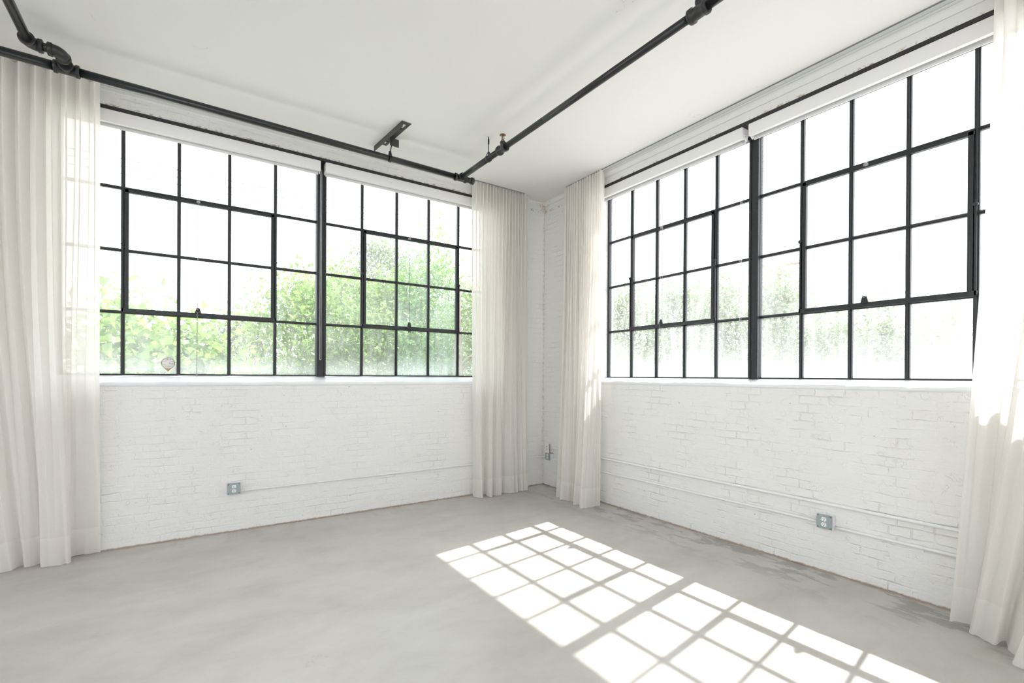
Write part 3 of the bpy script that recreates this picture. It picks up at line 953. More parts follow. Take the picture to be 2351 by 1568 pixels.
# hangers
hg = empty('pipe_hanger', (-1.605, P1Y, 2.45))
tag(hg, 'dark slotted angle bracket on the ceiling with rod and clevis holding the long pipe', 'pipe hanger')
mb = MB()
A = Vector((-1.618, -0.640, 0)); B_ = Vector((-1.655, -0.205, 0))
ax = (B_ - A).normalized(); sd = Vector((0, 0, 1)).cross(ax).normalized() * -1
if sd.x < 0: sd = -sd
def obox(mb, o, ax, sd, a0, a1, s0, s1, z0, z1):
    vs = []
    for z in (z0, z1):
        for a, s in ((a0, s0), (a1, s0), (a1, s1), (a0, s1)):
            p = o + ax * a + sd * s; vs.append((p.x, p.y, z))
    mb.add(vs, [(0, 3, 2, 1), (4, 5, 6, 7), (0, 1, 5, 4), (1, 2, 6, 5), (2, 3, 7, 6), (3, 0, 4, 7)])
LB = (B_ - A).length
# flange plate on the ceiling with two slots: pieces around the slots
zc0, zc1 = HZ - 0.0035, HZ - 0.0003
F1 = LB - 0.065
for a0, a1, s0, s1 in ((0, 0.03, 0, 0.060), (0.03, 0.095, 0, 0.022), (0.03, 0.095, 0.042, 0.060), (0.095, F1 - 0.085, 0, 0.060),
                       (F1 - 0.085, F1 - 0.02, 0, 0.022), (F1 - 0.085, F1 - 0.02, 0.042, 0.060), (F1 - 0.02, F1, 0, 0.060)):
    obox(mb, A, ax, sd, a0, a1, s0, s1, zc0, zc1)
obox(mb, A, ax, sd, 0, LB, -0.004, 0.0005, HZ - 0.037, HZ - 0.0005)
mb.build('angle_bracket', M['bracket'], hg)
for a0, s in ((0.084, 0.032), (F1 - 0.076, 0.032)):
    mb = MB()
    p = A + ax * a0 + sd * s
    mb.lathe((p.x, p.y, HZ - 0.006), (0, 0, -1), [(0, 0.009), (0.006, 0.009), (0.007, 0.006)], 6)
    mb.build('bolt', M['blackpl'], hg)
tc = Vector((-1.600, -0.398, HZ - 0.006))
mb = MB(); obox(mb, Vector((tc.x, tc.y, 0)), sd, ax, -0.012, 0.050, -0.003, 0.003, HZ - 0.056, HZ - 0.005)
mb.build('hanger_tab', M['bracket'], hg)
pc = p1(-1.607)
mb = MB(); mb.rod((tc.x, tc.y, HZ - 0.048), pc + Vector((0, 0, PR + 0.018)), 0.0035, 10)
mb.lathe(pc + Vector((0, 0, PR + 0.012)), (0, 0, 1), [(0, 0.005), (0.0, 0.0085), (0.016, 0.0085), (0.018, 0.004)], 6)
mb.build('threaded_rod', M['pipe'], hg)


def loop(mb, c, r, axis):
    axis = Vector(axis).normalized(); side = Vector((0, 0, 1)).cross(axis).normalized()
    pts = [c + side * 0.004 + Vector((0, 0, r + 0.022))]
    pts += [c + side * (r + 0.002) * math.sin(a) + Vector((0, 0, (r + 0.002) * math.cos(a))) for a in [math.radians(40 + 28 * k) for k in range(11)]]
    pts += [c - side * 0.004 + Vector((0, 0, r + 0.022))]
    n = len(pts); vs = []; fs = []
    w = 0.0075
    for p in pts:
        out = (p - c); out.normalize()
        for ww, oo in ((-w, 0), (w, 0), (w, 0.0022), (-w, 0.0022)):
            vs.append(p + axis * ww + out * oo)
    for i in range(n - 1):
        for k in range(4):
            k2 = (k + 1) % 4
            fs.append((i * 4 + k, i * 4 + k2, (i + 1) * 4 + k2, (i + 1) * 4 + k))
    fs.append((0, 1, 2, 3)); fs.append(tuple((n - 1) * 4 + k for k in (3, 2, 1, 0)))
    mb.add(vs, fs)


mb = MB(); loop(mb, pc, PR, (1, 0, 0)); mb.build('clevis_loop', M['fitting'], hg)
ht = (0.868 - 0.385) / abs(bd.y)
hc = bpt(ht - 0.115)
hc = bpt(0.385)
hg2 = empty('pipe_hanger', hc)
tag(hg2, 'thin threaded rod and ring hanger on the branch pipe beside the sprinkler', 'pipe hanger')
mb = MB(); mb.rod(hc + Vector((0, 0, PR + 0.004)), (hc.x, hc.y, HZ), 0.0032, 10)
mb.lathe((hc.x, hc.y, HZ - 0.050), (0, 0, 1), [(0, 0.0045), (0.002, 0.0058), (0.036, 0.0058), (0.038, 0.004)], 8)
mb.lathe((hc.x, hc.y, hc.z + PR + 0.016), (0, 0, 1), [(0, 0.0075), (0.007, 0.0075)], 6)
mb.build('threaded_rod', M['pipe'], hg2)
mb = MB(); loop(mb, hc, PR, bd); mb.build('ring_loop', M['fitting'], hg2)

# ------------------------------------------------------------------ curtain tracks
def track(side, s0, s1, d0, d1, label):
    a, b = sorted((s0, s1))
    root = empty('curtain_track', wp(side, (a + b) / 2, (d0 + d1) / 2, HZ - 0.006))
    tag(root, label, 'curtain track')
    mb = MB()
    wbox(mb, side, a, b, d0 + 0.0016, d1 - 0.0012, HZ - 0.007, HZ)
    mb.build('rail', M['track'], root)
    for e0, e1, hh in ((d0, d0 + 0.0016, 0.0068), (d1 - 0.0012, d1, 0.0075)):
        mb = MB(); wbox(mb, side, a, b, e0, e1, HZ - hh, HZ)
        o = mb.build('rail_lip', M['track_gap'], root); o['label'] = 'dark edge lip of the rail'
    for q in range(1, int((b - a) / 0.8) + 1):
        mb = MB(); wbox(mb, side, a + q * 0.8, a + q * 0.8 + 0.001, d0 + 0.001, d1 - 0.001, HZ - 0.0072, HZ - 0.005)
        mb.build('rail_joint', M['track_gap'], root)


track('L', -4.6, -0.303, -0.110, -0.062, 'thin grey curtain track on the ceiling along the left wall')
track('R', -4.6, -0.425, -0.098, -0.064, 'thin grey curtain track on the ceiling along the right wall')


# ------------------------------------------------------------------ curtains
def crom(P, t):
    n = len(P) - 1
    x = min(max(t * n, 0), n - 1e-6); i = int(x); f = x - i
    p0, p1_, p2, p3 = P[max(i - 1, 0)], P[i], P[i + 1], P[min(i + 2, n)]
    def c(a, b, cc, d): return 0.5 * (2 * b + (cc - a) * f + (2 * a - 5 * b + 4 * cc - d) * f * f + (3 * b - a - 3 * cc + d) * f ** 3)
    return Vector((c(p0[0], p1_[0], p2[0], p3[0]), c(p0[1], p1_[1], p2[1], p3[1])))


def curtain(side, s_top0, s_top1, d_top, nf, amp, bottom, label, seed, tight=1.0, ztop=HZ - 0.009, edge=(True, True), N=420):
    """bottom: plan points (s, d) of the hem, read off the floor; the top is a row of even ripple folds"""
    rnd = random.Random(seed)
    rows = [1.0, 0.985, 0.95, 0.9, 0.82, 0.74, 0.66, 0.58, 0.5, 0.42, 0.34, 0.26, 0.18, 0.12, 0.075, 0.0555, 0.03, 0.0]
    z0 = 0.006
    ph = [rnd.uniform(0, 6.28) for _ in range(8)]
    # even out the spacing between bottom control points by arc length
    B = [(p[0], p[1]) for p in bottom]
    grid = []
    for h in rows:
        row = []
        for i in range(N + 1):
            t = i / N
            a = 2 * math.pi * nf * t
            # top: ripple with pinched folds
            st_ = s_top0 + (s_top1 - s_top0) * t + 0.30 * amp * math.sin(2 * a + 0.4) * tight
            dt = d_top + amp * math.sin(a) * (1 + 0.18 * math.sin(3.1 * t * 6 + ph[0]))
            b = crom(B, t)
            small = (0.006 * math.sin(a * 1.0 + ph[1]) + 0.003 * math.sin(a * 1.73 + ph[2]))
            w = 1 - (1 - h) ** 1.7
            wig = 0.006 * math.sin(7 * t + 5 * h + ph[3]) + 0.004 * math.sin(17 * t - 3 * h + ph[4])
            k = 4 * h * (1 - h)
            s = st_ * w + (b.x + 0.3 * small) * (1 - w) + wig * k * 0.6
            d = dt * w + (b.y + small) * (1 - w) + wig * k
            d = min(d, -0.010)
            z = z0 + (ztop - z0) * h + (0.0015 * math.sin(a + 1) if h < 0.02 else 0)
            row.append(Vector(wp(side, s, d, z)))
        grid.append(row)
    mid = grid[-1][N // 2]
    root = empty('curtain', (mid.x, mid.y, z0))
    tag(root, label, 'curtain', 'white sheer curtains on ceiling tracks')
    def sheet(r0, r1, c0, c1):
        mb = MB(); vs = []; fs = []; w = c1 - c0 + 1
        for r in range(r0, r1 + 1): vs += grid[r][c0:c1 + 1]
        for r in range(r1 - r0):
            for c in range(w - 1):
                fs.append((r * w + c, r * w + c + 1, (r + 1) * w + c + 1, (r + 1) * w + c))
        mb.add(vs, fs, True); return mb
    hr = rows.index(0.0555)
    e0 = 5 if edge[0] else 0; e1 = N - 5 if edge[1] else N
    sheet(0, hr, e0, e1).build('cloth', M['sheer'], root)
    sheet(hr, len(rows) - 1, 0, N).build('bottom_hem', M['hem'], root)
    if edge[0]: sheet(0, hr, 0, 5).build('side_hem', M['hem'], root)
    if edge[1]: sheet(0, hr, N - 5, N).build('side_hem', M['hem'], root)
    # little hook tabs
    for q in range(int(nf)):
        mb = MB()
        t = (q + 0.25) / nf; i = int(t * N); p = grid[0][i]
        mb.rod((p.x, p.y, p.z - 0.004), (p.x, p.y, HZ - 0.0068), 0.0018, 6)
        mb.build('glider', M['track'], root)
    return root


# big curtain at the far left of the picture (hem points s=x, d=y)
LLb = [(-3.98, -0.06), (-3.93, -0.13), (-3.88, -0.05), (-3.82, -0.12), (-3.76, -0.05), (-3.71, -0.13), (-3.64, -0.06), (-3.60, -0.13), (-3.55, -0.05),
       (-3.500, -0.110), (-3.458, -0.112), (-3.435, -0.05), (-3.405, -0.095), (-3.362, -0.070), (-3.345, -0.04), (-3.345, -0.125), (-3.300, -0.150), (-3.262, -0.145),
       (-3.232, -0.138), (-3.243, -0.060), (-3.235, -0.022), (-3.18, -0.024), (-3.122, -0.030)]
curtain('L', -4.0, -3.130, -0.082, 15, 0.030, LLb, 'white sheer curtain at the left edge, covering the left window side', 11, edge=(False, True))
LCb = [(-0.775, -0.060), (-0.768, -0.100), (-0.745, -0.150), (-0.720, -0.130), (-0.712, -0.070), (-0.660, -0.062), (-0.672, -0.120), (-0.664, -0.168), (-0.640, -0.150),
       (-0.625, -0.085), (-0.612, -0.135), (-0.585, -0.150), (-0.548, -0.148), (-0.530, -0.085), (-0.505, -0.10), (-0.46, -0.145), (-0.41, -0.150), (-0.375, -0.140), (-0.352, -0.075),
       (-0.345, -0.125), (-0.305, -0.140), (-0.262, -0.130), (-0.246, -0.085)]
curtain('L', -0.800, -0.252, -0.084, 17, 0.026, LCb, 'white sheer curtain gathered just left of the room corner', 12)
RCb = [(-0.452, -0.205), (-0.470, -0.215), (-0.500, -0.160), (-0.520, -0.235), (-0.560, -0.225), (-0.600, -0.205), (-0.625, -0.150), (-0.632, -0.200), (-0.650, -0.130), (-0.668, -0.215),
       (-0.690, -0.150), (-0.712, -0.250), (-0.745, -0.200), (-0.775, -0.235), (-0.815, -0.280), (-0.832, -0.255), (-0.840, -0.190), (-0.838, -0.130), (-0.845, -0.090)]
curtain('R', -0.400, -0.842, -0.082, 15, 0.027, RCb, 'white sheer curtain gathered just right of the room corner', 13)
RRb = [(-2.895, -0.135), (-2.930, -0.110), (-2.965, -0.100), (-2.985, -0.110), (-2.965, -0.180), (-3.000, -0.200), (-3.045, -0.222), (-3.060, -0.150), (-3.085, -0.235),
       (-3.115, -0.245), (-3.120, -0.170), (-3.110, -0.330), (-3.150, -0.335), (-3.190, -0.22), (-3.22, -0.12), (-3.27, -0.24), (-3.34, -0.10), (-3.40, -0.22), (-3.47, -0.10), (-3.54, -0.20), (-3.60, -0.10), (-3.68, -0.18), (-3.74, -0.09)]
curtain('R', -3.005, -3.95, -0.082, 15, 0.029, RRb, 'white sheer curtain at the right edge of the picture', 14, edge=(True, False))


# ------------------------------------------------------------------ conduits and outlets
def conduit(label, runs, r, side, straps):
    mb = MB()
    for pts in runs: mb.path(pts, r, 12)
    xs = runs[0][0]
    root = empty('conduit', xs)
    tag(root, label, 'conduit')
    mb.build('tube', M['conduit'], root)
    for s, z in straps:
        q = MB()
        d = -r - 0.0012
        ax = Vector(wp(side, 1, 0, 0))
        q.lathe(Vector(wp(side, s - 0.006, d, z)), ax, [(0, r + 0.0014), (0.012, r + 0.0014)], 12)
        wbox(q, side, s - 0.006, s + 0.006, -0.003, 0.0, z - r - 0.014, z - r + 0.002)
        q.build('strap', M['conduit'], root, bevel=0.0008)
    return root


rC = 0.0062; rU = 0.0082; rW = 0.0072
zLc = 0.2555
conduit('thin white conduit along the foot of the left wall', [[(-2.452, -rC - 0.012, zLc), (-2.40, -rC - 0.006, zLc), (-2.33, -rC - 0.001, zLc), (-1.4, -rC - 0.001, zLc + .001), (-0.2, -rC - 0.001, 0.260),
         (-0.10, -rC - 0.001, 0.262), (-0.055, -0.014, 0.262), (-0.022, -0.035, 0.2615), (-0.0105, -0.062, 0.261), (-0.0105, -0.082, 0.2605)]], rC, 'L',
        [(-2.23, zLc), (-1.5, zLc + .001), (-0.95, 0.2575)])
conduit('upper of the two white conduits along the right wall', [[(-0.02, -0.156, 0.356), (-0.014, -0.19, 0.3555), (-rU - 0.001, -0.23, 0.355), (-rU - 0.001, -1.6, 0.3535), (-rU - 0.001, -2.9, 0.3535), (-rU - 0.001, -4.6, 0.352)]],
        rU, 'R', [(-0.95, 0.354), (-1.22, 0.354), (-1.45, 0.3536), (-1.86, 0.3535), (-2.77, 0.3535)])
conduit('lower white conduit along the right wall, running into the outlet box', [[(-0.02, -0.156, 0.258), (-0.014, -0.19, 0.2575), (-rW - 0.001, -0.23, 0.2565), (-rW - 0.001, -0.8, 0.247), (-rW - 0.001, -1.63, 0.2515), (-rW - 0.001, -2.30, 0.2545), (-0.014, -2.345, 0.2545)],
         [(-0.014, -2.428, 0.2425), (-rW - 0.001, -2.48, 0.2425), (-rW - 0.001, -2.9, 0.244), (-rW - 0.001, -4.6, 0.244)]],
        rW, 'R', [(-0.95, 0.2475), (-1.22, 0.249), (-1.95, 0.253), (-2.77, 0.243)])


def duplex(parent, mat, side, s, d, z, k=1.0):
    """two sockets on a face at depth d (towards the room is -), slots as a second material"""
    nrm = Vector(wp(side, 0, -1, 0))
    for g in (-1, 1):
        mb = MB()
        zc = z + g * 0.0135 * k
        pts = []
        for q in range(28):
            a = 2 * math.pi * q / 28
            x = 0.0122 * k * math.cos(a); y = 0.0112 * k * math.sin(a)
            y = max(-0.0098 * k, min(0.0098 * k, y * 1.12))
            pts.append((x, y))
        n = len(pts)
        vs = [wp(side, s + x, d, zc + y) for x, y in pts] + [wp(side, s + x, d - 0.0016, zc + y) for x, y in pts]
        mb.add(vs, [tuple(range(n)), tuple(range(2 * n - 1, n - 1, -1))] + [(q, (q + 1) % n, n + (q + 1) % n, n + q) for q in range(n)])
        dd = d - 0.0017
        mb.cur = 1
        wbox(mb, side, s - 0.0048 * k, s - 0.0034 * k, dd - 0.0002, dd + 0.001, zc + 0.0005, zc + 0.0058 * k)
        wbox(mb, side, s + 0.0034 * k, s + 0.0048 * k, dd - 0.0002, dd + 0.001, zc + 0.0008, zc + 0.0055 * k)
        mb.lathe(Vector(wp(side, s, dd + 0.001, zc - 0.0045 * k)), nrm, [(0, 0.0022 * k), (0.0013, 0.0022 * k)], 10)
        mb.build('receptacle', [mat, M['slot']], parent)


def outlet_box(side, s, z, label, depth=0.030, half=0.0362):
    root = empty('outlet_box', wp(side, s, -depth, z - half))
    tag(root, label, 'electrical outlet')
    mb = MB(); wbox(mb, side, s - half, s + half, -depth, -0.0005, z - half, z + half)
    mb.build('box', M['conduit'], root, bevel=0.003)
    mb = MB()
    h = half
    # raised cover with clipped corners
    c = 0.014
    pr = [(-h + c, -h), (h - c, -h), (h - c + 0.003, -h + c - 0.003), (h, -h + c), (h, h - c), (h - c + 0.003, h - c + 0.003), (h - c, h), (-h + c, h), (-h + c - 0.003, h - c + 0.003), (-h, h - c), (-h, -h + c), (-h + c - 0.003, -h + c - 0.003)]
    n = len(pr)
    vs = [wp(side, s + x, -depth - 0.0012, z + y) for x, y in pr] + [wp(side, s + x * 0.975, -depth - 0.0065, z + y * 0.975) for x, y in pr]
    mb.add(vs, [tuple(range(n)), tuple(range(2 * n - 1, n - 1, -1))] + [(q, (q + 1) % n, n + (q + 1) % n, n + q) for q in range(n)])
    wbox(mb, side, s - h, s + h, -depth - 0.0014, -depth, z - h, z + h)
    cv = mb.build('cover_plate', M['galv'], root, bevel=0.0008); cv['label'] = 'grey galvanised cover plate'
    nrm = Vector(wp(side, 0, -1, 0))
    for gx in (-1, 1):
        for gz in (-1, 1):
            sc = MB(); sc.lathe(Vector(wp(side, s + gx * (h - 0.0065), -depth - 0.0014, z + gz * (h - 0.0065))), nrm, [(0, 0.0034), (0.0016, 0.0034), (0.0024, 0.0018)], 12)
            sc.build('screw', M['screw'], cv)
    for gz in (-1, 1):
        sc = MB(); sc.lathe(Vector(wp(side, s, -depth - 0.0064, z + gz * 0.0285)), nrm, [(0, 0.0018), (0.001, 0.0018)], 8)
        sc.build('screw', M['screw'], cv)
    duplex(root, M['outlet'], side, s, -depth - 0.0062, z)
    return root


outlet_box('L', -2.482, 0.2785, 'grey metal outlet box on the left wall at the end of the thin conduit')
outlet_box('R', -2.3865, 0.2670, 'grey metal outlet box on the right wall under the upper conduit', depth=0.036)

# ganged boxes in the corner: blank ivory switch plate above a duplex
cb = empty('outlet_box', (-0.03, -0.118, 0.242))
tag(cb, 'double outlet box in the room corner, ivory plate above grey duplex plate', 'electrical outlet')
mb = MB(); mb.box(-0.034, -0.0005, -0.154, -0.082, 0.2435, 0.3125); mb.build('box', M['conduit'], cb, bevel=0.003)
mb = MB(); mb.box(-0.034, -0.0005, -0.156, -0.080, 0.3135, 0.396); mb.build('box', M['conduit'], cb, bevel=0.003)
mb = MB(); mb.box(-0.0375, -0.0340, -0.154, -0.082, 0.2435, 0.3105)
g = mb.build('cover_plate', M['galv'], cb, bevel=0.001); g['label'] = 'grey duplex cover plate'
mb = MB()
vs = [(-0.040, -0.145, 0.3085), (-0.040, -0.083, 0.3085), (-0.046, -0.083, 0.3945), (-0.046, -0.145, 0.3945), (-0.0365, -0.145, 0.3085), (-0.0365, -0.083, 0.3085), (-0.0425, -0.083, 0.3945), (-0.0425, -0.145, 0.3945)]
mb.add(vs, [(0, 3, 2, 1), (4, 5, 6, 7), (0, 1, 5, 4), (1, 2, 6, 5), (2, 3, 7, 6), (3, 0, 4, 7)])
g = mb.build('blank_plate', M['ivory'], cb, bevel=0.0012); g['label'] = 'ivory plate with two screw holes'
for z in (0.342, 0.366):
    mb = MB(); mb.lathe((-0.0400 - (z - 0.3085) * 0.07, -0.114, z), (-1, 0, 0), [(0, 0.004), (0.0022, 0.003)], 10)
    mb.build('screw', M['slot'], cb)
mb = MB(); mb.box(-0.036, -0.032, -0.152, -0.1465, 0.3125, 0.392); mb.build('plate_gap_shade', M['blackpl'], cb)  # black strip standing in for the shadow in the gap behind the plate
mb = MB(); mb.path([(-0.038, -0.146, 0.3115), (-0.034, -0.165, 0.3125), (-0.030, -0.188, 0.314)], 0.0024, 8); mb.build('wire_tail', M['blackpl'], cb)
duplex(cb, M['ivory'], 'R', -0.116, -0.0372, 0.277)

# ------------------------------------------------------------------ outside
mb = MB()
mb.box(-40, 60, T_L + 0.02, 60, -1.0, -0.72); mb.box(T_R + 0.02, 60, -40, T_L + 0.02, -1.0, -0.72)
o = mb.build('yard_ground', M['yard'], origin=(0, 0, -1)); o['kind'] = 'structure'
GZ = -0.72

# outer face of the building round the right window: pale reveal returns seen through the glass
rng = np.random.default_rng(7)


def leaf_mesh(name, centres, normals, size, mat, parent, aspect=0.5):
    """each leaf a small folded diamond"""
    n = len(centres)
    d = rng.normal(size=(n, 3)); d[:, 2] -= 0.25
    d /= np.linalg.norm(d, axis=1)[:, None]
    nn = normals + rng.normal(scale=0.7, size=(n, 3)); nn /= np.linalg.norm(nn, axis=1)[:, None]
    w = np.cross(d, nn); w /= (np.linalg.norm(w, axis=1)[:, None] + 1e-9)
    up = np.cross(w, d)
    L = (size * rng.uniform(0.6, 1.25, n))[:, None]
    base = centres; tip = centres + d * L
    lf = centres + d * L * 0.45 + w * L * aspect * 0.5 + up * L * 0.10
    rt = centres + d * L * 0.45 - w * L * aspect * 0.5 + up * L * 0.10
    V = np.stack([base, rt, tip, lf], axis=1).reshape(-1, 3)
    o0 = np.array(wloc(parent))
    V = V - o0
    me = D.meshes.new(name)
    me.vertices.add(4 * n); me.vertices.foreach_set('co', V.astype(np.float32).ravel())
    idx = np.arange(n)[:, None] * 4
    tri = np.concatenate([idx + np.array([0, 1, 2]), idx + np.array([0, 2, 3])], axis=1).ravel()
    me.loops.add(6 * n); me.loops.foreach_set('vertex_index', tri.astype(np.int32))
    me.polygons.add(2 * n); me.polygons.foreach_set('loop_start', np.arange(0, 6 * n, 3, dtype=np.int32))
    try: me.polygons.foreach_set('loop_total', np.full(2 * n, 3, dtype=np.int32))
    except Exception: pass
    me.materials.append(mat); me.update(calc_edges=True); me.validate()
    o = D.objects.new(name, me); COL.objects.link(o); o.parent = parent
    return o


def bush(name, label, cat, x, y, ztop, rx, ry, nclump, nleaf, size, mat, seed, group, zlow=1.0, spiky=0.25, aspect=0.5, sparse=False):
    """metres. A crown of leaf clumps on stems that rise from the yard"""
    global rng
    rng = np.random.default_rng(seed)
    rnd = random.Random(seed)
    g = GZ * S
    root = D.objects.new(name, None); COL.objects.link(root); root.location = (x, y, g)
    tag(root, label, cat, group)
    C = []
    for i in range(nclump):
        a = rnd.uniform(0, 2 * math.pi); u = rnd.random() ** 0.6
        hz = rnd.random() ** 0.8
        z = zlow + (ztop - zlow) * hz
        k = math.sqrt(max(0.0, 1 - (max(0, hz - 0.35) / 0.68) ** 2)) if not sparse else 1.0
        C.append((x + rx * k * u * math.cos(a), y + ry * k * u * math.sin(a), z + rnd.uniform(-1, 1) * 0.12))
    C = np.array(C)
    r = size * 4.2
    ci = rng.integers(0, nclump, nleaf)
    off = rng.normal(size=(nleaf, 3)) * np.array([r, r, r * 0.8]) * 0.55
    P = C[ci] + off
    # upright sprays above the crown
    ns = int(nleaf * 0.10 * (1 + spiky * 2))
    sp = rng.integers(0, nclump, ns)
    hgt = rng.random(ns)
    P2 = C[sp] + np.stack([rng.normal(scale=0.05, size=ns), rng.normal(scale=0.05, size=ns), hgt * (0.25 + spiky)], axis=1)
    P = np.concatenate([P, P2])
    P = P[P[:, 2] > g + 0.1]
    nrm = np.tile(np.array([0.0, 0.0, 1.0]), (len(P), 1))
    leaf_mesh('foliage', P, nrm, size, mat, root, aspect)
    mb = MB()
    picks = rnd.sample(range(nclump), min(nclump, 16))
    for q, i in enumerate(picks):
        e = Vector(C[i]) / S; b = Vector((x + rnd.uniform(-.3, .3) * rx, y + rnd.uniform(-.3, .3) * ry, g)) / S
        m1 = b.lerp(e, 0.35) + Vector((rnd.uniform(-.05, .05), rnd.uniform(-.05, .05), 0.12))
        m2 = b.lerp(e, 0.7) + Vector((rnd.uniform(-.05, .05), rnd.uniform(-.05, .05), 0.04))
        rr = rnd.uniform(0.010, 0.022)
        mb.path([b, m1, m2, e], [rr, rr * 0.75, rr * 0.5, rr * 0.2], 6)
    mb.build('stems', M['bark'], root)
    return root


GL = 'bushes outside the left window'
GR = 'bushes outside the right window'
# left window, left to right (metres)
bush('bush', 'large-leafed green vine bush outside the left window, near its far left panes', 'bush', -4.75, 2.6, 2.05, 0.75, 0.5, 46, 1500, 0.13, M['leafA'], 21, GL, 0.4, 0.5, 0.75)
bush('bush', 'large-leafed vine bush behind the round window sticker', 'bush', -4.10, 3.2, 2.05, 0.85, 0.6, 60, 2600, 0.11, M['leafA'], 22, GL, 0.4, 0.35, 0.75)
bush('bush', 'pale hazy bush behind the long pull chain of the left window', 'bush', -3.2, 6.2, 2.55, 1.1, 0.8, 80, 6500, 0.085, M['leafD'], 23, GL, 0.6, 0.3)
bush('bush', 'bright green bush left of the black mullion of the left window', 'bush', -2.25, 4.6, 3.0, 1.05, 0.8, 110, 6800, 0.105, M['leafA'], 24, GL, 0.5, 0.45)
bush('bush', 'tall fresh green bush just behind the mullion of the left window', 'bush', -1.45, 5.4, 3.5, 1.0, 0.8, 120, 6800, 0.105, M['leafA'], 25, GL, 0.5, 0.4)
bush('bush', 'dense deep green bush low behind the middle of the left window', 'bush', -1.1, 4.0, 2.55, 1.2, 0.6, 120, 7800, 0.088, M['leafB'], 26, GL, 0.4, 0.25)
bush('bush', 'green bush right of the mullion with brown twigs showing', 'bush', -0.3, 4.9, 3.35, 0.95, 0.8, 110, 6500, 0.10, M['leafA'], 27, GL, 0.5, 0.4)
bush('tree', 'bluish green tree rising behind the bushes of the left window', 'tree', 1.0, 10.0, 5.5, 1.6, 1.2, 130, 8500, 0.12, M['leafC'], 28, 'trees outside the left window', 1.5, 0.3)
bush('tree', 'small tree behind the green tinted panes, twigs above its crown', 'tree', 0.62, 5.0, 3.95, 0.95, 0.9, 120, 6000, 0.10, M['leafA'], 29, 'trees outside the left window', 0.6, 1.0)
bush('bush', 'leafy green bush beside the curtain at the right end of the left window', 'bush', 1.35, 4.2, 3.35, 0.8, 0.8, 100, 6000, 0.095, M['leafB'], 30, GL, 0.5, 0.4)
bush('bush', 'small deep green bush low under the green tinted panes', 'bush', 0.35, 3.6, 2.6, 0.75, 0.5, 80, 4500, 0.07, M['leafB'], 31, GL, 0.4, 0.2)
# bare trunks seen through the tinted panes
for i, (x, y, lean, lb) in enumerate(((0.10, 3.0, 0.05, 'thin grey trunk behind the green panes, leftmost of three'), (0.42, 3.1, -0.04, 'thin grey trunk behind the green panes, middle of three'), (0.78, 3.2, 0.03, 'thin grey trunk behind the green panes, rightmost of three'))):
    mb = MB(); b = Vector((x, y, GZ * S)) / S
    mb.path([b, b + Vector((lean * .3, 0, 1.0)), b + Vector((lean, 0.02, 1.8)), b + Vector((lean * 1.6, 0, 2.9))], [0.026, 0.022, 0.018, 0.008], 8)
    mb.path([b + Vector((lean * .8, 0.0, 1.75)), b + Vector((lean + 0.18, 0.03, 1.95)), b + Vector((lean + 0.34, 0.02, 2.02))], [0.012, 0.009, 0.005], 6)
    o = mb.build('bare_tree', M['bark'], origin=tuple(b)); tag(o, lb, 'tree', 'trunks outside the left window')
# right window
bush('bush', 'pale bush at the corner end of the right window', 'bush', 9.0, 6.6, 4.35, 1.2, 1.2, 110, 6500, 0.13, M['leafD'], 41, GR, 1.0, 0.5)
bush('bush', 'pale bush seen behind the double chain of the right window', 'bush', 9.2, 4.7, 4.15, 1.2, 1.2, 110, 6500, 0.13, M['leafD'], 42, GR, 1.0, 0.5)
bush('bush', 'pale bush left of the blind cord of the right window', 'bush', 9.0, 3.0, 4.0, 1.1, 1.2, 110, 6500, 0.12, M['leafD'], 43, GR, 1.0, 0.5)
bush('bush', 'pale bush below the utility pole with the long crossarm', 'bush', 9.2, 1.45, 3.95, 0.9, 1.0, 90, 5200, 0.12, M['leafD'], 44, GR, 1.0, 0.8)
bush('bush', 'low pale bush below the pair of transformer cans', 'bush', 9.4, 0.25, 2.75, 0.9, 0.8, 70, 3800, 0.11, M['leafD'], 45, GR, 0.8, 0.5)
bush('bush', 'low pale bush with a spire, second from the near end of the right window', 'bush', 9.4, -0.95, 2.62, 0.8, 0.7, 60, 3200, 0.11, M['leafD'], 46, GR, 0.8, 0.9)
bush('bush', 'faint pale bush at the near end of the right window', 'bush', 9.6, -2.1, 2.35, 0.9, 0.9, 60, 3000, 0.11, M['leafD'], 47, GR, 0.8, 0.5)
mb = MB(); rnd = random.Random(5)
bx = D.objects.new('flower_cluster', None); COL.objects.link(bx); bx.location = (8.0, 3.75, 1.9)
tag(bx, 'cream blossom heads in front of the pale bush, right window', 'flowers')
for k in range(70):
    a = rnd.uniform(0, 6.28); q = rnd.random() ** .5
    c = Vector((8.0 + rnd.uniform(-.15, .15), 3.75 + 0.42 * q * math.cos(a), 1.95 + 0.34 * q * math.sin(a))) / S
    rr = rnd.uniform(0.03, 0.055) / S
    mb.lathe(c - Vector((0, 0, rr)), (0, 0, 1), [(0, 0.2 * rr), (0.4 * rr, 0.8 * rr), (rr, rr), (1.6 * rr, 0.8 * rr), (2 * rr, 0.2 * rr)], 7)
mb.build('blossoms', M['bloom'], bx)
mb = MB()
for k in range(5): mb.path([(8.0 / S, (3.6 + 0.07 * k) / S, GZ), (8.0 / S, (3.55 + 0.1 * k) / S, 1.25)], [0.008, 0.004], 6)
mb.build('stems', M['bark'], bx)


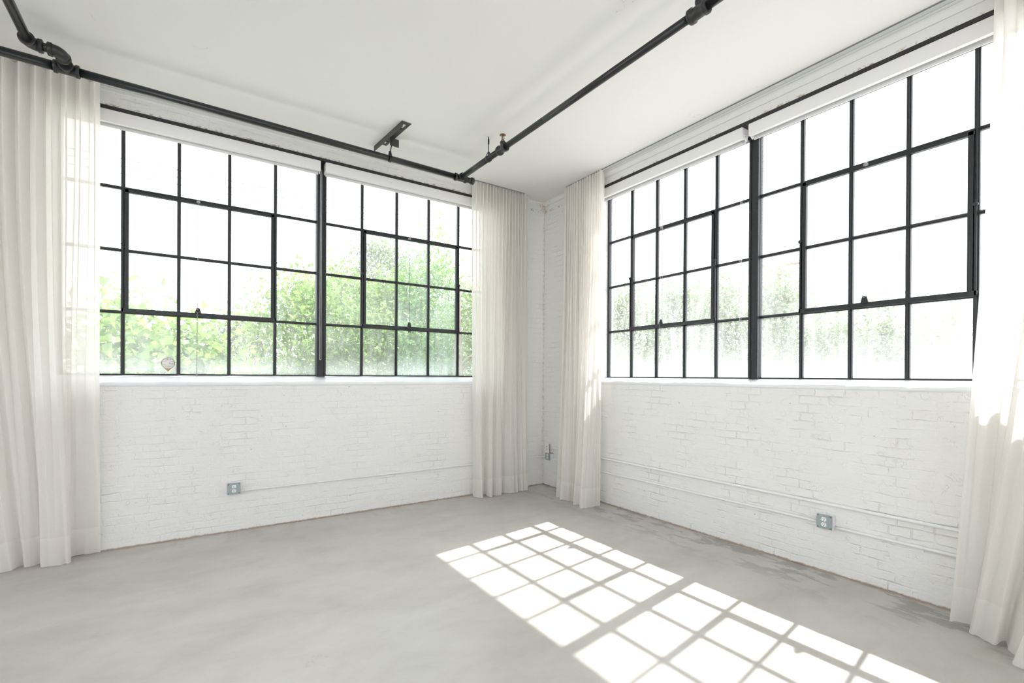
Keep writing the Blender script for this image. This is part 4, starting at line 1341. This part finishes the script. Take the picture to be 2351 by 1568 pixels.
# utility poles
def pole(x, y, zt, arm, label, cans, r=0.15, armz=0.45):
    root = D.objects.new('utility_pole', None); COL.objects.link(root); root.location = (x, y, GZ * S)
    tag(root, label, 'utility pole', 'utility poles beyond the right window')
    mb = MB(); mb.path([(x / S, y / S, GZ), (x / S, y / S, zt / S)], [r * 1.2 / S, r / S], 14); mb.build('pole', M['poleM'], root)
    dv = Vector((0.5, -0.86, 0)).normalized()
    if arm:
        mb = MB(); c = Vector((x, y, zt - armz)); a = (c - dv * arm) / S; b = (c + dv * arm) / S
        mb.path([a, b], 0.075 / S, 4)
        mb.path([(c - dv * arm * .45) / S, (c - Vector((0, 0, 0.7))) / S], 0.03 / S, 5); mb.path([(c + dv * arm * .45) / S, (c - Vector((0, 0, 0.7))) / S], 0.03 / S, 5)
        mb.build('crossarm', M['poleM'], root)
        for q in (-0.92, -0.7, 0.35, 0.6, 0.92):
            mb = MB()
            p = c + dv * arm * q
            mb.lathe((p + Vector((0, 0, 0.05))) / S, (0, 0, 1), [(0, 0.05 / S), (0.1 / S, 0.09 / S), (0.2 / S, 0.05 / S), (0.28 / S, 0.02 / S)], 8)
            mb.build('insulator', M['canM'], root)
    for (o1, zc, rad, h) in cans:
        mb = MB(); p = Vector((x, y, zc)) + dv * o1
        mb.lathe(p / S, (0, 0, 1), [(0, rad * .9 / S), (0.05 / S, rad / S), (h / S, rad / S), ((h + 0.08) / S, rad * 0.7 / S)], 14)
        mb.lathe((p + Vector((0, 0, h))) / S, (0, 0, 1), [(0, 0.06 / S), (0.35 / S, 0.05 / S)], 8)
        mb.path([(Vector((x, y, zc + h / 2))) / S, (p + Vector((0, 0, h / 2))) / S], 0.05 / S, 6)
        mb.build('transformer', M['canM'], root)


pole(26.5, 10.3, 9.0, 1.3, 'utility pole with long crossarm seen through the right window', [(0.75, 5.3, 0.42, 1.5)], r=0.17)
pole(46.4, 15.0, 7.9, 0, 'farther utility pole with a pair of transformer cans', [(-0.75, 5.0, 0.34, 1.2), (0.85, 4.9, 0.5, 1.4)], r=0.17)

# overhead wires beyond the left window
for i, (zz, dy) in enumerate(((8.30, 0.0), (8.20, 0.4), (7.83, 0.0))):
    mb = MB(); pts = []
    for k in range(25):
        x = -16 + 32 * k / 24
        pts.append((x / S, (14 + dy) / S, (zz - 0.10 + 0.0008 * (x + 2) ** 2) / S))
    mb.path(pts, 0.016 / S, 6)
    o = mb.build('overhead_wire', M['wire'])
    tag(o, ['uppermost of the three thin wires in the sky of the left window', 'middle of the three thin wires in the sky of the left window', 'lowest of the three thin wires in the sky of the left window'][i], 'wire', 'overhead wires beyond the left window')

# low pale buildings beyond the right window
X0 = 7.0
sh = D.objects.new('low_shed', None); COL.objects.link(sh); sh.location = (X0 + 0.6, 5.3, GZ * S)
tag(sh, 'low pale shed with a shallow gable at the corner end of the right window', 'building')
mb = MB(); mb.box(X0 / S, (X0 + 1.2) / S, 4.35 / S, 6.9 / S, GZ, 1.86 / S); mb.build('wall', M['shed'], sh)
mb = MB(); x0, x1 = (X0 - 0.08) / S, (X0 + 1.3) / S
mb.add([(x0, 4.25 / S, 1.86 / S), (x1, 4.25 / S, 1.86 / S), (x1, 7.0 / S, 1.86 / S), (x0, 7.0 / S, 1.86 / S), (x0, 5.5 / S, 1.985 / S), (x1, 5.5 / S, 1.985 / S)],
       [(0, 3, 2, 1), (0, 1, 5, 4), (3, 4, 5, 2), (0, 4, 3), (1, 2, 5)])
mb.build('roof', M['shed'], sh)
lw = D.objects.new('low_wall', None); COL.objects.link(lw); lw.location = (X0 + 0.1, -2.0, GZ * S)
tag(lw, 'long low white wall along the yard beyond the right window', 'wall')
mb = MB(); mb.box(X0 / S, (X0 + 0.2) / S, -9 / S, 4.2 / S, GZ, 1.74 / S); mb.build('masonry', M['shed'], lw)
mb = MB(); mb.box((X0 - 0.04) / S, (X0 + 0.24) / S, -9.05 / S, 4.24 / S, 1.74 / S, 1.79 / S); mb.build('coping', M['shed'], lw)
